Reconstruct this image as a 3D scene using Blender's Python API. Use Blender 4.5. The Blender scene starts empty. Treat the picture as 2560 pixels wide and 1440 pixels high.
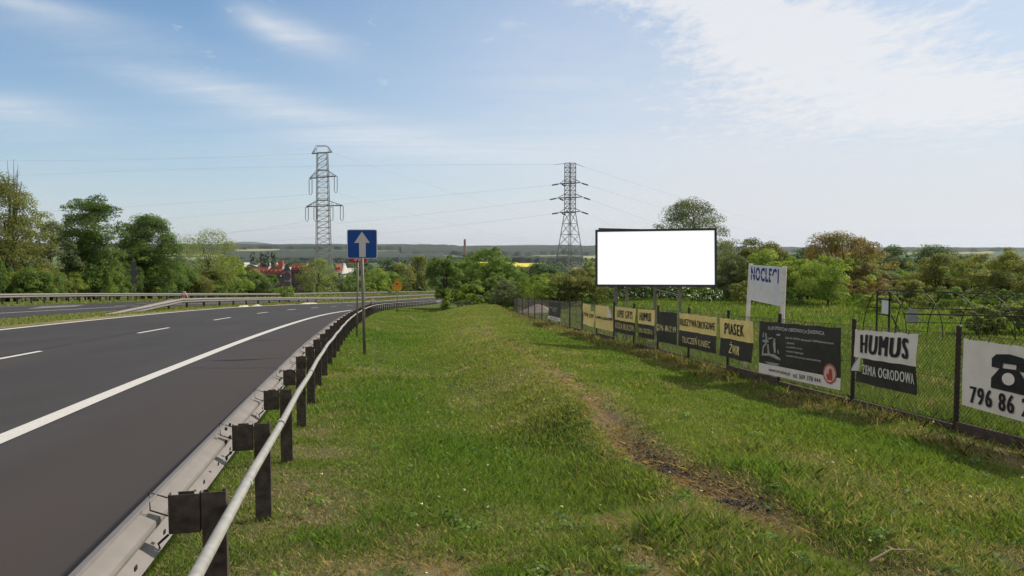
import bpy, math, random
import numpy as np
from mathutils import Vector, Matrix, Euler
random.seed(7); rng = np.random.default_rng(11)
SC = bpy.context.scene; COL = SC.collection
# ------------------------------------------------------------------ camera
F = 1900.; HY = 618.; TH = math.atan((720-HY)/F); CZ = 1.85
cd = bpy.data.cameras.new('camera'); cam = bpy.data.objects.new('camera', cd); COL.objects.link(cam)
cd.sensor_width = 36; cd.lens = 36*F/2560; cd.clip_start = .1; cd.clip_end = 60000
cam.location = (0, 0, CZ); cam.rotation_euler = (math.pi/2-TH, 0, 0); SC.camera = cam
SC.view_settings.view_transform = 'Standard'; SC.view_settings.look = 'None'
SC.view_settings.exposure = 0.0; SC.view_settings.gamma = 1
SC.render.engine = 'CYCLES'; SC.cycles.use_denoising = True
SC.cycles.max_bounces = 6; SC.cycles.transparent_max_bounces = 8; SC.cycles.volume_bounces = 0
SC.cycles.diffuse_bounces = 3
# ------------------------------------------------------------------ sun and sky
SUN_AZ, SUN_EL = math.radians(60), math.radians(41)       # azimuth clockwise from +Y (towards +X)
sd = bpy.data.lights.new('sun', 'SUN'); sun = bpy.data.objects.new('sun', sd); COL.objects.link(sun)
sd.energy = 4.5; sd.angle = math.radians(1.6); sd.color = (1, .93, .82)
_s = Vector((math.sin(SUN_AZ)*math.cos(SUN_EL), math.cos(SUN_AZ)*math.cos(SUN_EL), math.sin(SUN_EL)))
sun.rotation_euler = _s.to_track_quat('Z', 'Y').to_euler()
W = bpy.data.worlds.new('World'); SC.world = W; W.use_nodes = True
nt = W.node_tree; N = nt.nodes; L = nt.links
for n in list(N): N.remove(n)
def nd(t, **k):
    n = N.new(t)
    for a, v in k.items(): setattr(n, a, v)
    return n
def lk(a, b): L.new(a, b)
def ma(op, a, b=None, c=None, clamp=False):
    n = nd('ShaderNodeMath', operation=op); n.use_clamp = clamp
    for i, v in enumerate((a, b, c)):
        if v is None: continue
        if hasattr(v, 'is_linked') or hasattr(v, 'links'): lk(v, n.inputs[i])
        else: n.inputs[i].default_value = v
    return n.outputs[0]
sky = nd('ShaderNodeTexSky', sky_type='NISHITA'); sky.sun_disc = False
sky.sun_elevation = SUN_EL; sky.sun_rotation = SUN_AZ
sky.air_density = 1.0; sky.dust_density = 0.7; sky.ozone_density = 2.0; sky.altitude = 250
tc = nd('ShaderNodeTexCoord'); sx = nd('ShaderNodeSeparateXYZ'); lk(tc.outputs['Generated'], sx.inputs[0])
X_, Y_, Z_ = sx.outputs
az = ma('ARCTAN2', X_, Y_); el = ma('ARCSINE', Z_)
zp = ma('MAXIMUM', ma('ADD', Z_, .05), .03)
cx = nd('ShaderNodeCombineXYZ'); lk(ma('DIVIDE', X_, zp), cx.inputs[0]); lk(ma('DIVIDE', Y_, zp), cx.inputs[1])
def noise(scale, detail, rough, sxy=(1, 1), dist=0., off=(0, 0, 0), rot=0.):
    mp = nd('ShaderNodeMapping'); mp.inputs['Scale'].default_value = (sxy[0], sxy[1], 1)
    mp.inputs['Location'].default_value = off; mp.inputs['Rotation'].default_value = (0, 0, rot)
    lk(cx.outputs[0], mp.inputs[0]); n = nd('ShaderNodeTexNoise'); lk(mp.outputs[0], n.inputs['Vector'])
    n.inputs['Scale'].default_value = scale; n.inputs['Detail'].default_value = detail
    n.inputs['Roughness'].default_value = rough; n.inputs['Distortion'].default_value = dist
    return n.outputs['Fac']
def blob(px, py, wx, wy, tilt=0., amp=1.):
    a0 = math.atan((px-1280)/F); e0 = math.atan((HY-py)/F*math.cos(a0)); ct, st = math.cos(tilt), math.sin(tilt)
    da = ma('SUBTRACT', az, a0); de = ma('SUBTRACT', el, e0)
    p = ma('SUBTRACT', ma('MULTIPLY', da, ct), ma('MULTIPLY', de, st)); q = ma('ADD', ma('MULTIPLY', da, st), ma('MULTIPLY', de, ct))
    p = ma('MULTIPLY', p, F/wx); q = ma('MULTIPLY', q, F/wy)
    r = ma('ADD', ma('MULTIPLY', p, p), ma('MULTIPLY', q, q))
    return ma('MULTIPLY', ma('EXPONENT', ma('MULTIPLY', r, -1.)), amp)
def total(xs):
    t = xs[0]
    for x in xs[1:]: t = ma('ADD', t, x)
    return t
n_big = noise(1.3, 8, .62, (1, .8), .3); n_fine = noise(9, 8, .72, (1, .6), .3, (3, 1, 0), .4); n_streak = noise(1.1, 7, .6, (.5, 2.4), .4, (5, 2, 0), -.35)
dense = total([blob(1720, -20, 260, 75, .28, 1.15), blob(1950, 90, 330, 110, .25, 1.1), blob(2130, 190, 420, 90, .12, .8), blob(2480, 235, 260, 60, .1, .75), blob(2330, 60, 150, 40, 0, .35), blob(2100, 300, 520, 90, .03, .7)])
thin = total([blob(590, 238, 250, 34, .14, .95), blob(760, 100, 120, 36, .25, .85), blob(660, 60, 70, 26, .5, .5), blob(70, 290, 120, 34, .1, .75), blob(40, 6, 130, 18, .05, .9), blob(980, 345, 340, 40, .08, .55), blob(230, 85, 240, 40, .1, .35), blob(1360, 190, 200, 120, .3, .3), blob(1270, 72, 20, 10, 0, .5), blob(1450, 8, 40, 12, -.3, .6), blob(1300, 380, 900, 50, .02, .35)])
nf = ma('MULTIPLY_ADD', n_fine, .9, ma('MULTIPLY', n_big, .5))                     # about .7
m1 = ma('MULTIPLY', ma('SUBTRACT', ma('MULTIPLY_ADD', nf, 3.6, ma('MULTIPLY', dense, .95)), 2.98), 1.15, clamp=True)
m2 = ma('MULTIPLY', ma('MULTIPLY', thin, ma('ADD', ma('MULTIPLY_ADD', n_streak, 1.6, -.55), ma('MULTIPLY', n_fine, .5))), 1.25, clamp=True)
veil = ma('MULTIPLY', ma('EXPONENT', ma('MULTIPLY', ma('MAXIMUM', el, 0), -6.5)), ma('MULTIPLY_ADD', n_streak, .3, .70), clamp=True)
right = ma('MULTIPLY', ma('MULTIPLY', ma('MULTIPLY_ADD', az, 1.6, .60, clamp=True), ma('MULTIPLY_ADD', nf, .9, .40, clamp=True)), ma('EXPONENT', ma('MULTIPLY', ma('MAXIMUM', el, 0), -1.9)), clamp=True)
inv = lambda m: ma('SUBTRACT', 1, m)
veil_all = ma('SUBTRACT', 1, ma('MULTIPLY', inv(veil), inv(ma('MULTIPLY', right, .95))), clamp=True)
cloud = ma('SUBTRACT', 1, ma('MULTIPLY', inv(ma('MULTIPLY', m1, .85)), inv(ma('MULTIPLY', m2, .7))), clamp=True)
tint = nd('ShaderNodeMix', data_type='RGBA', blend_type='MULTIPLY'); tint.inputs[0].default_value = 1
lk(sky.outputs[0], tint.inputs[6]); tint.inputs[7].default_value = (.56, 1.0, 1.20, 1)
mv = nd('ShaderNodeMix', data_type='RGBA'); lk(veil_all, mv.inputs[0]); lk(tint.outputs[2], mv.inputs[6]); mv.inputs[7].default_value = (7.25, 7.2, 7.5, 1)
mc = nd('ShaderNodeMix', data_type='RGBA'); lk(cloud, mc.inputs[0]); lk(mv.outputs[2], mc.inputs[6]); mc.inputs[7].default_value = (8.0, 8.1, 8.3, 1)
bg = nd('ShaderNodeBackground'); ov = ma('MAXIMUM', ma('MULTIPLY', ma('SUBTRACT', el, .36), 4.5, clamp=True), ma('MULTIPLY', ma('SUBTRACT', ma('ABSOLUTE', az), .68), 3., clamp=True))
mo = nd('ShaderNodeMix', data_type='RGBA'); lk(ma('MULTIPLY', ov, ma('MULTIPLY_ADD', n_big, .8, .25, clamp=True)), mo.inputs[0]); lk(mc.outputs[2], mo.inputs[6]); mo.inputs[7].default_value = (8.0, 7.5, 6.9, 1)  # bright warm cover added overhead and outside the view to lift ambient fill
bg.inputs[1].default_value = 0.105; lk(mo.outputs[2], bg.inputs[0])
wo = nd('ShaderNodeOutputWorld'); lk(bg.outputs[0], wo.inputs[0])

# ------------------------------------------------------------------ geometry helpers
def ray(px, py):
    x = px-1280.; z = 720.-py; c, s = math.cos(TH), math.sin(TH)
    return x, F*c+z*s, -F*s+z*c
def at(px, py, Y):
    rx, ry_, rz = ray(px, py); k = Y/ry_
    return Vector((rx*k, Y, CZ+rz*k))
def proj(X, Y, Z):
    Z = Z-CZ; c, s = math.cos(TH), math.sin(TH); f = Y*c-Z*s; u = Y*s+Z*c
    return 1280+F*X/f, 720-F*u/f
def spline(xs, ys):
    xs = np.array(xs, float); ys = np.array(ys, float); n = len(xs); h = np.diff(xs)
    A = np.zeros((n, n)); b = np.zeros(n); A[0, 0] = A[-1, -1] = 1
    for i in range(1, n-1):
        A[i, i-1] = h[i-1]; A[i, i] = 2*(h[i-1]+h[i]); A[i, i+1] = h[i]; b[i] = 6*((ys[i+1]-ys[i])/h[i]-(ys[i]-ys[i-1])/h[i-1])
    m = np.linalg.solve(A, b); s0 = (ys[1]-ys[0])/h[0]-h[0]*m[1]/6
    def f(x):
        x = np.asarray(x, float); i = np.clip(np.searchsorted(xs, x)-1, 0, n-2); H = h[i]; a = (xs[i+1]-x)/H; c = (x-xs[i])/H
        v = a*ys[i]+c*ys[i+1]+((a**3-a)*m[i]+(c**3-c)*m[i+1])*H*H/6
        s1 = (ys[-1]-ys[-2])/h[-1]+h[-1]*m[-2]/6
        v = np.where(x < xs[0], ys[0]+(x-xs[0])*s0, v)
        return np.where(x > xs[-1], ys[-1]+(x-xs[-1])*s1, v)
    return f
XR = spline([-20, -5, 5.9, 8, 10, 14, 18.4, 26, 34, 44, 60, 88, 140, 200, 300, 420],
            [3.5, .26, -1.97, -2.40, -2.80, -3.6, -4.42, -5.8, -7.15, -8.7, -10.9, -13.4, -15.2, -13.5, -4, 16])
def sp8(t): return np.where(t > 40, t, 8*np.log1p(np.exp(np.clip(t, -200, 60)/8)))
def base(y):
    y = np.asarray(y, float)
    return -.055*y-.0125*(sp8(y-52)-sp8(y-150))
def bank(u, y):
    k = np.clip((np.asarray(y, float)-50)/110, 0, 1)
    a = np.interp(u, [3.5, 11.3, 13.5, 15.2, 24.5, 25.8, 60], [0, .47, .5, .52, .68, .78, .85])
    b = np.interp(u, [3.5, 11.3, 13.5, 15.2, 24.5, 25.8, 60], [0, .55, .75, .8, 1.2, 1.5, 1.6])
    return a*(1-k)+b*k
def RP(u, y, dz=0.):
    y = np.asarray(y, float); u = np.asarray(u, float)
    return np.stack([XR(y)-u/.982+0*u, y+0*u, base(y)+bank(u, y)+dz], -1)
def valley(r, a):
    left = np.interp(r, [0, 300, 450, 800, 1500, 3000, 3900, 5600, 7000, 10000, 16000, 30000], [-10, -19, -24, -36, -46, -50, -42, 4, -10, -20, 20, 60])
    rt = np.interp(r, [0, 300, 450, 800, 1500, 3000, 3900, 5600, 7000, 10000, 16000, 30000], [-10, -19, -24, -36, -46, -52, -50, -22, -30, -50, -90, -130])
    t = np.clip((a-.12)/.3, 0, 1); return left*(1-t)+rt*t
def vnoise(x, y, s, seed=0):
    x = np.asarray(x, float)/s; y = np.asarray(y, float)/s; xi = np.floor(x).astype(np.int64); yi = np.floor(y).astype(np.int64)
    fx = x-xi; fy = y-yi; fx = fx*fx*(3-2*fx); fy = fy*fy*(3-2*fy)
    def h(a, b):
        v = (a*374761393+b*668265263+seed*1442695041) & 0xffffffff
        v = ((v ^ (v >> 13))*1274126177) & 0xffffffff
        return ((v ^ (v >> 16)) & 0xffff)/65535.
    return (h(xi, yi)*(1-fx)+h(xi+1, yi)*fx)*(1-fy)+(h(xi, yi+1)*(1-fx)+h(xi+1, yi+1)*fx)*fy
def fbm(x, y, s, o=3, seed=0):
    t = 0; a = 1; n = 0
    for i in range(o): t = t+a*vnoise(x, y, s/2**i, seed+i*17); n += a; a *= .5
    return t/n
def plane_hit(px, py):
    rx, ry_, rz = ray(px, py); y = 10.
    for _ in range(60): y = (CZ-float(base(y)))/(-rz/ry_) if rz < 0 else 100.
    return rx/ry_*y, y
def dseg(x, y, pts):
    d = np.full(np.shape(x), 1e9); t_ = np.zeros(np.shape(x)); n = len(pts)-1
    for i in range(n):
        ax, ay = pts[i]; bx, by = pts[i+1]; vx, vy = bx-ax, by-ay; t = np.clip(((x-ax)*vx+(y-ay)*vy)/(vx*vx+vy*vy+1e-9), 0, 1)
        q = np.hypot(x-ax-t*vx, y-ay-t*vy); m = q < d; d = np.where(m, q, d); t_ = np.where(m, (i+t)/n, t_)
    return d, t_
PH = lambda L_: [plane_hit(*p) for p in L_]
RUT = PH([(1190, 830), (1225, 858), (1290, 893), (1400, 960), (1480, 1018), (1560, 1085), (1640, 1140), (1720, 1180), (1810, 1228), (1900, 1285), (2010, 1345), (2200, 1420)])
STRAW2 = PH([(1495, 1255), (1550, 1330), (1620, 1410), (1680, 1470)])
DITCH = PH([(960, 845), (1010, 872), (1060, 903), (1110, 930), (1160, 965)])
FPX = [(2393, 1082), (2129, 1017), (1948, 965), (1820, 930), (1721, 905), (1643, 884), (1535, 853), (1455, 831), (1374, 811), (1280, 786)]
_f = PH(FPX); XF = spline([p[1] for p in _f][::1], [p[0] for p in _f])
_c = np.polyfit([p[1] for p in _f], [p[0] for p in _f], 2); XF = lambda y: np.polyval(_c, np.clip(y, -30, 57))-0*np.asarray(y)
XFc = lambda y: np.polyval(_c, np.clip(y, -30, 57))+np.maximum(y-57, 0)*.0
def fy_of_px(px):
    ys = np.linspace(3, 60, 6000); q = proj(XF(ys), ys, base(ys)+.6)[0]; return float(ys[np.argmin(abs(q-px))])
def masks(x, y):
    """dirt, straw, lush (0..1) of the verge, from where the photo shows them"""
    n1 = fbm(x, y, .5, 3, 1); n2 = fbm(x, y, 2.2, 3, 5); n3 = fbm(x, y, 5., 2, 9)
    d, t = dseg(x, y, RUT); w = .20+.30*(n1-.5)+.10*(fbm(x, y, .25, 2, 55)-.5)
    strength = np.interp(t, [0, .2, .4, .6, .75, .85, 1], [.0, .15, .6, 1, 1, .7, .5])
    dirt = np.clip(1.3-(d/np.maximum(w, .04))**2, 0, 1)*strength*np.clip((fbm(x, y, .9, 3, 57)-.30)*4, 0, 1)
    straw = np.clip(1.1-(d-.05)/(.34+.5*(n1-.5)), 0, 1)*np.clip((fbm(x, y, .6, 3, 51)-.22)*2.6, 0, 1)*np.interp(t, [0, .3, 1], [.5, .9, 1])
    d2, _ = dseg(x, y, STRAW2); straw = np.maximum(straw, np.clip(1-d2/.25, 0, 1)*.9*n1*1.6)
    d3, _ = dseg(x, y, DITCH); dirt = np.maximum(dirt, np.clip(1-d3/.28, 0, 1)*np.clip((n1-.45)*4, 0, .8)); 
    df = (XF(y)-x)                                             # metres to the fence, on the road side
    band = np.exp(-((df-.55-.25*(n2-.5))/.38)**2)*(y < 60)
    straw = np.maximum(straw, band*np.clip((fbm(x, y, 1.1, 3, 21)-.28)*2.4, 0, 1))
    u = (XR(y)-x)*.982                                         # verge under the guardrail is dry and bare
    rail = np.exp(-((u+.15)/.62)**2)*np.clip(1.1-y/16, .08, .8)
    straw = np.maximum(straw, rail*np.clip((n1-.2)*2, 0, 1)); dirt = np.maximum(dirt, rail*np.clip((n1-.42)*3.2, 0, .9))
    near = np.exp(-((x+.15)/1.7)**2-((y-4.4)/1.25)**2)*np.clip((fbm(x, y, .8, 3, 31)-.36)*4.5, 0, 1)
    straw = np.maximum(straw, near*.95)
    br = np.exp(-((x-3.3)/1.4)**2-((y-4.6)/.8)**2); dirt = np.maximum(dirt, br*np.clip((n1-.42)*5, 0, 1)*.9); straw = np.maximum(straw, br*np.clip((n1-.3)*3, 0, .8))
    straw = np.maximum(straw, np.clip((fbm(x, y, 1.6, 4, 41)-.56)*2.2, 0, .4)); straw = np.maximum(straw, .5*np.exp(-((dseg(x, y, RUT)[0]-.2)/.9)**2)*np.clip((fbm(x, y, 1.1, 3, 43)-.4)*3, 0, 1)*np.clip((y-6)/8, 0, 1))
    sx_, sy_ = SIGN1; dirt = np.maximum(dirt, np.exp(-((x-sx_-.35)/.4)**2-((y-sy_+.3)/.6)**2)*np.clip(n1*2.2-.4, 0, 1))
    lush = np.clip((n2-.38)*2.6, 0, 1)*(1-straw)
    pale = np.maximum(np.exp(-((dseg(x, y, RIDGE)[0])/(.5+.05*y))**2)*.95, np.exp(-((dseg(x, y, RUT)[0]-1.0)/1.0)**2)*.5*np.clip(y/12, 0, 1))
    inside = x > XF(y)+.05
    straw = np.where(inside, straw*.25, straw); dirt = np.where(inside, 0, dirt)
    return np.clip(dirt, 0, 1), np.clip(straw, 0, 1), lush, pale
SIGN1 = plane_hit(912, 886)
DIP = PH([(1090, 776), (1066, 800), (1035, 835), (1065, 895), (1150, 960), (1290, 1060), (1480, 1220)]); RIDGE = PH([(1190, 775), (1180, 815), (1230, 900), (1380, 1040)])
def G(x, y):
    x = np.asarray(x, float); y = np.asarray(y, float); u = (XR(y)-x)*.982
    z = base(y)+bank(np.maximum(u, 0), y)
    z = z-np.clip(u-34, 0, 400)*.05*np.clip(1-u/900, 0, 1)
    r = np.hypot(x, y); a = np.arctan2(x, np.maximum(y, 1))
    t = np.clip((r-270)/170, 0, 1); t = t*t*(3-2*t)
    hilly = (fbm(x, y, 1800, 3, 3)-.5)*np.interp(r, [400, 1500, 6000, 20000], [0, 6, 20, 60])
    far = valley(r, a)+hilly
    z = z*(1-t)+far*t
    sm = lambda q: np.clip(q, 0, 1)**2*(3-2*np.clip(q, 0, 1))
    z = z+1.05*sm((y-26)/34)*sm((x-XFc(y)-1)/8)*(1-sm((r-110)/120))
    z = z+.50*np.exp(-((x+1)/6.)**2-((y-63)/9.)**2)*sm((-u-2)/4)*sm((XFc(y)-x)/1.5)
    vb = (u < -.3)*(r < 120)
    dd_ = dseg(x, y, DIP)[0]; dr_ = dseg(x, y, RIDGE)[0]; drt, trt = dseg(x, y, RUT)
    z = z+vb*(u < -1)*(-.30*np.exp(-(dd_/(.5+.035*y))**2)+.27*np.exp(-(dr_/(.6+.04*y))**2)-.07*np.exp(-(drt/.28)**2)+.05*np.exp(-((drt-.42)/.25)**2))
    z = z+vb*np.exp(-(drt/.3)**2)*(vnoise(x, y, .13, 77)-.5)*.07*np.interp(trt, [0, .4, .6, .9], [.2, .6, 1, .6])
    z = z+vb*((fbm(x, y, 1.4, 3, 2)-.5)*.07+(fbm(x, y, 7, 2, 8)-.5)*.12*np.clip(-u-1, 0, 1))
    return z
def G1(x, y): return float(G(np.array([x]), np.array([y]))[0])

class MB:
    def __init__(s): s.v = []; s.f = []; s.m = []; s.n = 0; s.c = None
    def add(s, v, f, m=0):
        v = [tuple(p) for p in v]; s.v += v; s.f += [tuple(i+s.n for i in q) for q in f]; s.m += [m]*len(f); s.n += len(v)
    def box(s, c, size, rot=None, m=0):
        hx, hy, hz = size[0]/2, size[1]/2, size[2]/2; P = [Vector((x, y, z)) for x in (-hx, hx) for y in (-hy, hy) for z in (-hz, hz)]
        R = rot.to_matrix() if isinstance(rot, Euler) else (rot or Matrix.Identity(3)); c = Vector(c)
        s.add([c+R @ p for p in P], [(0, 1, 3, 2), (4, 6, 7, 5), (0, 4, 5, 1), (2, 3, 7, 6), (0, 2, 6, 4), (1, 5, 7, 3)], m)
    def tube(s, pts, r, k=6, m=0, caps=True):
        pts = [Vector(p) for p in pts]; rs = r if isinstance(r, (list, tuple)) else [r]*len(pts); n = len(pts); V = []; Fc = []
        for i, p in enumerate(pts):
            t = (pts[min(i+1, n-1)]-pts[max(i-1, 0)]).normalized(); a = Vector((0, 0, 1)) if abs(t.z) < .9 else Vector((1, 0, 0))
            x = t.cross(a).normalized(); y = t.cross(x)
            V += [p+rs[i]*(x*math.cos(2*math.pi*j/k)+y*math.sin(2*math.pi*j/k)) for j in range(k)]
        for i in range(n-1):
            for j in range(k): Fc.append((i*k+j, i*k+(j+1) % k, (i+1)*k+(j+1) % k, (i+1)*k+j))
        if caps: Fc += [tuple(range(k))[::-1], tuple(range((n-1)*k, n*k))]
        s.add(V, Fc, m)
    def bar(s, a, b, w, m=0): s.tube([a, b], w/2*1.2, 4, m)
    def prism(s, poly, n, th, m=0):      # poly: 3D points in a plane, extruded by th*n
        n = Vector(n).normalized()*th; k = len(poly); P = [Vector(p) for p in poly]
        s.add(P+[p+n for p in P], [tuple(range(k))[::-1], tuple(range(k, 2*k))]+[(i, (i+1) % k, k+(i+1) % k, k+i) for i in range(k)], m)
    def build(s, name, mats, parent=None, smooth=False, loc=None):
        me = bpy.data.meshes.new(name)
        v = [Vector(p)-Vector(loc) for p in s.v] if loc is not None else s.v
        me.from_pydata(v, [], s.f)
        for mt in (mats if isinstance(mats, (list, tuple)) else [mats]): me.materials.append(mt)
        me.polygons.foreach_set('material_index', s.m)
        if smooth: me.polygons.foreach_set('use_smooth', [True]*len(s.f))
        me.update(); return link(name, me, parent, loc)
def link(name, me, parent=None, loc=None):
    o = bpy.data.objects.new(name, me); COL.objects.link(o)
    if loc is not None: o.location = loc
    if parent is not None: setp(o, parent)
    return o
def setp(o, p):
    o.parent = p; b = p; off = Vector((0, 0, 0))
    # world-positioned children: cancel the parents' offsets
    M = Matrix.Identity(4); chain = []
    while b is not None: chain.append(b); b = b.parent
    for b in reversed(chain): M = M @ (b.matrix_parent_inverse if b.parent else Matrix.Identity(4)) @ Matrix.LocRotScale(b.location, b.rotation_euler, b.scale)
    o.matrix_parent_inverse = M.inverted()
def tag(o, label=None, cat=None, group=None, kind=None):
    for k, v in (('label', label), ('category', cat), ('group', group), ('kind', kind)):
        if v: o[k] = v
    return o
def empty(name, loc, label=None, cat=None, group=None):
    o = bpy.data.objects.new(name, None); COL.objects.link(o); o.location = loc; o.empty_display_size = .2
    return tag(o, label, cat, group)
def np_mesh(name, V, Fq, mats, col=None, parent=None, smooth=False, kfaces=4, loc=None):
    me = bpy.data.meshes.new(name); V = np.asarray(V, np.float32); Fq = np.asarray(Fq, np.int32)
    if loc is not None: V = V-np.array(loc, np.float32)
    me.vertices.add(len(V)); me.vertices.foreach_set('co', V.ravel())
    me.loops.add(Fq.size); me.loops.foreach_set('vertex_index', Fq.ravel())
    me.polygons.add(len(Fq)); me.polygons.foreach_set('loop_start', np.arange(len(Fq), dtype=np.int32)*kfaces)
    if smooth: me.polygons.foreach_set('use_smooth', np.ones(len(Fq), bool))
    for mt in (mats if isinstance(mats, (list, tuple)) else [mats]): me.materials.append(mt)
    me.update(calc_edges=True)
    if col is not None:
        at_ = me.color_attributes.new('col', 'FLOAT_COLOR', 'POINT'); c4 = np.ones((len(V), 4), np.float32); c4[:, :col.shape[1]] = col
        at_.data.foreach_set('color', c4.ravel())
    return link(name, me, parent, loc)
# ------------------------------------------------------------------ materials
def srgb(r, g, b):
    f = lambda c: ((c/255+.055)/1.055)**2.4 if c > 10 else c/255/12.92
    return (f(r), f(g), f(b))
def mat(name, col, rough=.7, metal=0., var=.15, scale=6., bump=0., spec=.3, emit=0., stains=None, object_space=True):
    m = bpy.data.materials.new(name); m.use_nodes = True; t = m.node_tree; b = t.nodes['Principled BSDF']
    b.inputs['Roughness'].default_value = rough; b.inputs['Metallic'].default_value = metal; b.inputs['Specular IOR Level'].default_value = spec
    g = t.nodes.new('ShaderNodeNewGeometry'); n = t.nodes.new('ShaderNodeTexNoise'); n.inputs['Scale'].default_value = scale; n.inputs['Detail'].default_value = 6
    t.links.new(g.outputs['Position'], n.inputs['Vector'])
    r = t.nodes.new('ShaderNodeValToRGB'); r.color_ramp.elements[0].position = .3; r.color_ramp.elements[1].position = .7
    r.color_ramp.elements[0].color = tuple(c*(1-var) for c in col)+(1,); r.color_ramp.elements[1].color = tuple(min(1, c*(1+var)) for c in col)+(1,)
    t.links.new(n.outputs['Fac'], r.inputs[0]); out = r.outputs[0]
    if stains:
        n2 = t.nodes.new('ShaderNodeTexNoise'); n2.inputs['Scale'].default_value = stains[1]; n2.inputs['Detail'].default_value = 8; n2.inputs['Roughness'].default_value = .7
        t.links.new(g.outputs['Position'], n2.inputs['Vector']); r2 = t.nodes.new('ShaderNodeValToRGB'); r2.color_ramp.elements[0].position = stains[2]; r2.color_ramp.elements[1].position = stains[2]+.15
        mx = t.nodes.new('ShaderNodeMix'); mx.data_type = 'RGBA'; t.links.new(n2.outputs['Fac'], r2.inputs[0]); t.links.new(r2.outputs[0], mx.inputs[0]); t.links.new(out, mx.inputs[6]); mx.inputs[7].default_value = tuple(stains[0])+(1,); out = mx.outputs[2]
    t.links.new(out, b.inputs['Base Color'])
    if bump:
        bp = t.nodes.new('ShaderNodeBump'); bp.inputs['Strength'].default_value = bump; bp.inputs['Distance'].default_value = .02; t.links.new(n.outputs['Fac'], bp.inputs['Height']); t.links.new(bp.outputs[0], b.inputs['Normal'])
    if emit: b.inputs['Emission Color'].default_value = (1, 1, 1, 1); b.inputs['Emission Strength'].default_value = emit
    return m
def leafmat(name, trans=.35, rough=.6):
    m = bpy.data.materials.new(name); m.use_nodes = True; t = m.node_tree
    for n in list(t.nodes): t.nodes.remove(n)
    a = t.nodes.new('ShaderNodeAttribute'); a.attribute_name = 'col'
    d = t.nodes.new('ShaderNodeBsdfPrincipled'); d.inputs['Roughness'].default_value = rough; d.inputs['Specular IOR Level'].default_value = .25
    tr = t.nodes.new('ShaderNodeBsdfTranslucent'); hs = t.nodes.new('ShaderNodeMix'); hs.data_type = 'RGBA'; hs.blend_type = 'MULTIPLY'; hs.inputs[0].default_value = 1; hs.inputs[7].default_value = (1.5, 1.5, .6, 1)
    t.links.new(a.outputs['Color'], d.inputs['Base Color']); t.links.new(a.outputs['Color'], hs.inputs[6]); t.links.new(hs.outputs[2], tr.inputs['Color'])
    mx = t.nodes.new('ShaderNodeMixShader'); mx.inputs[0].default_value = trans; t.links.new(d.outputs[0], mx.inputs[1]); t.links.new(tr.outputs[0], mx.inputs[2])
    o = t.nodes.new('ShaderNodeOutputMaterial'); t.links.new(mx.outputs[0], o.inputs[0]); return m
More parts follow.
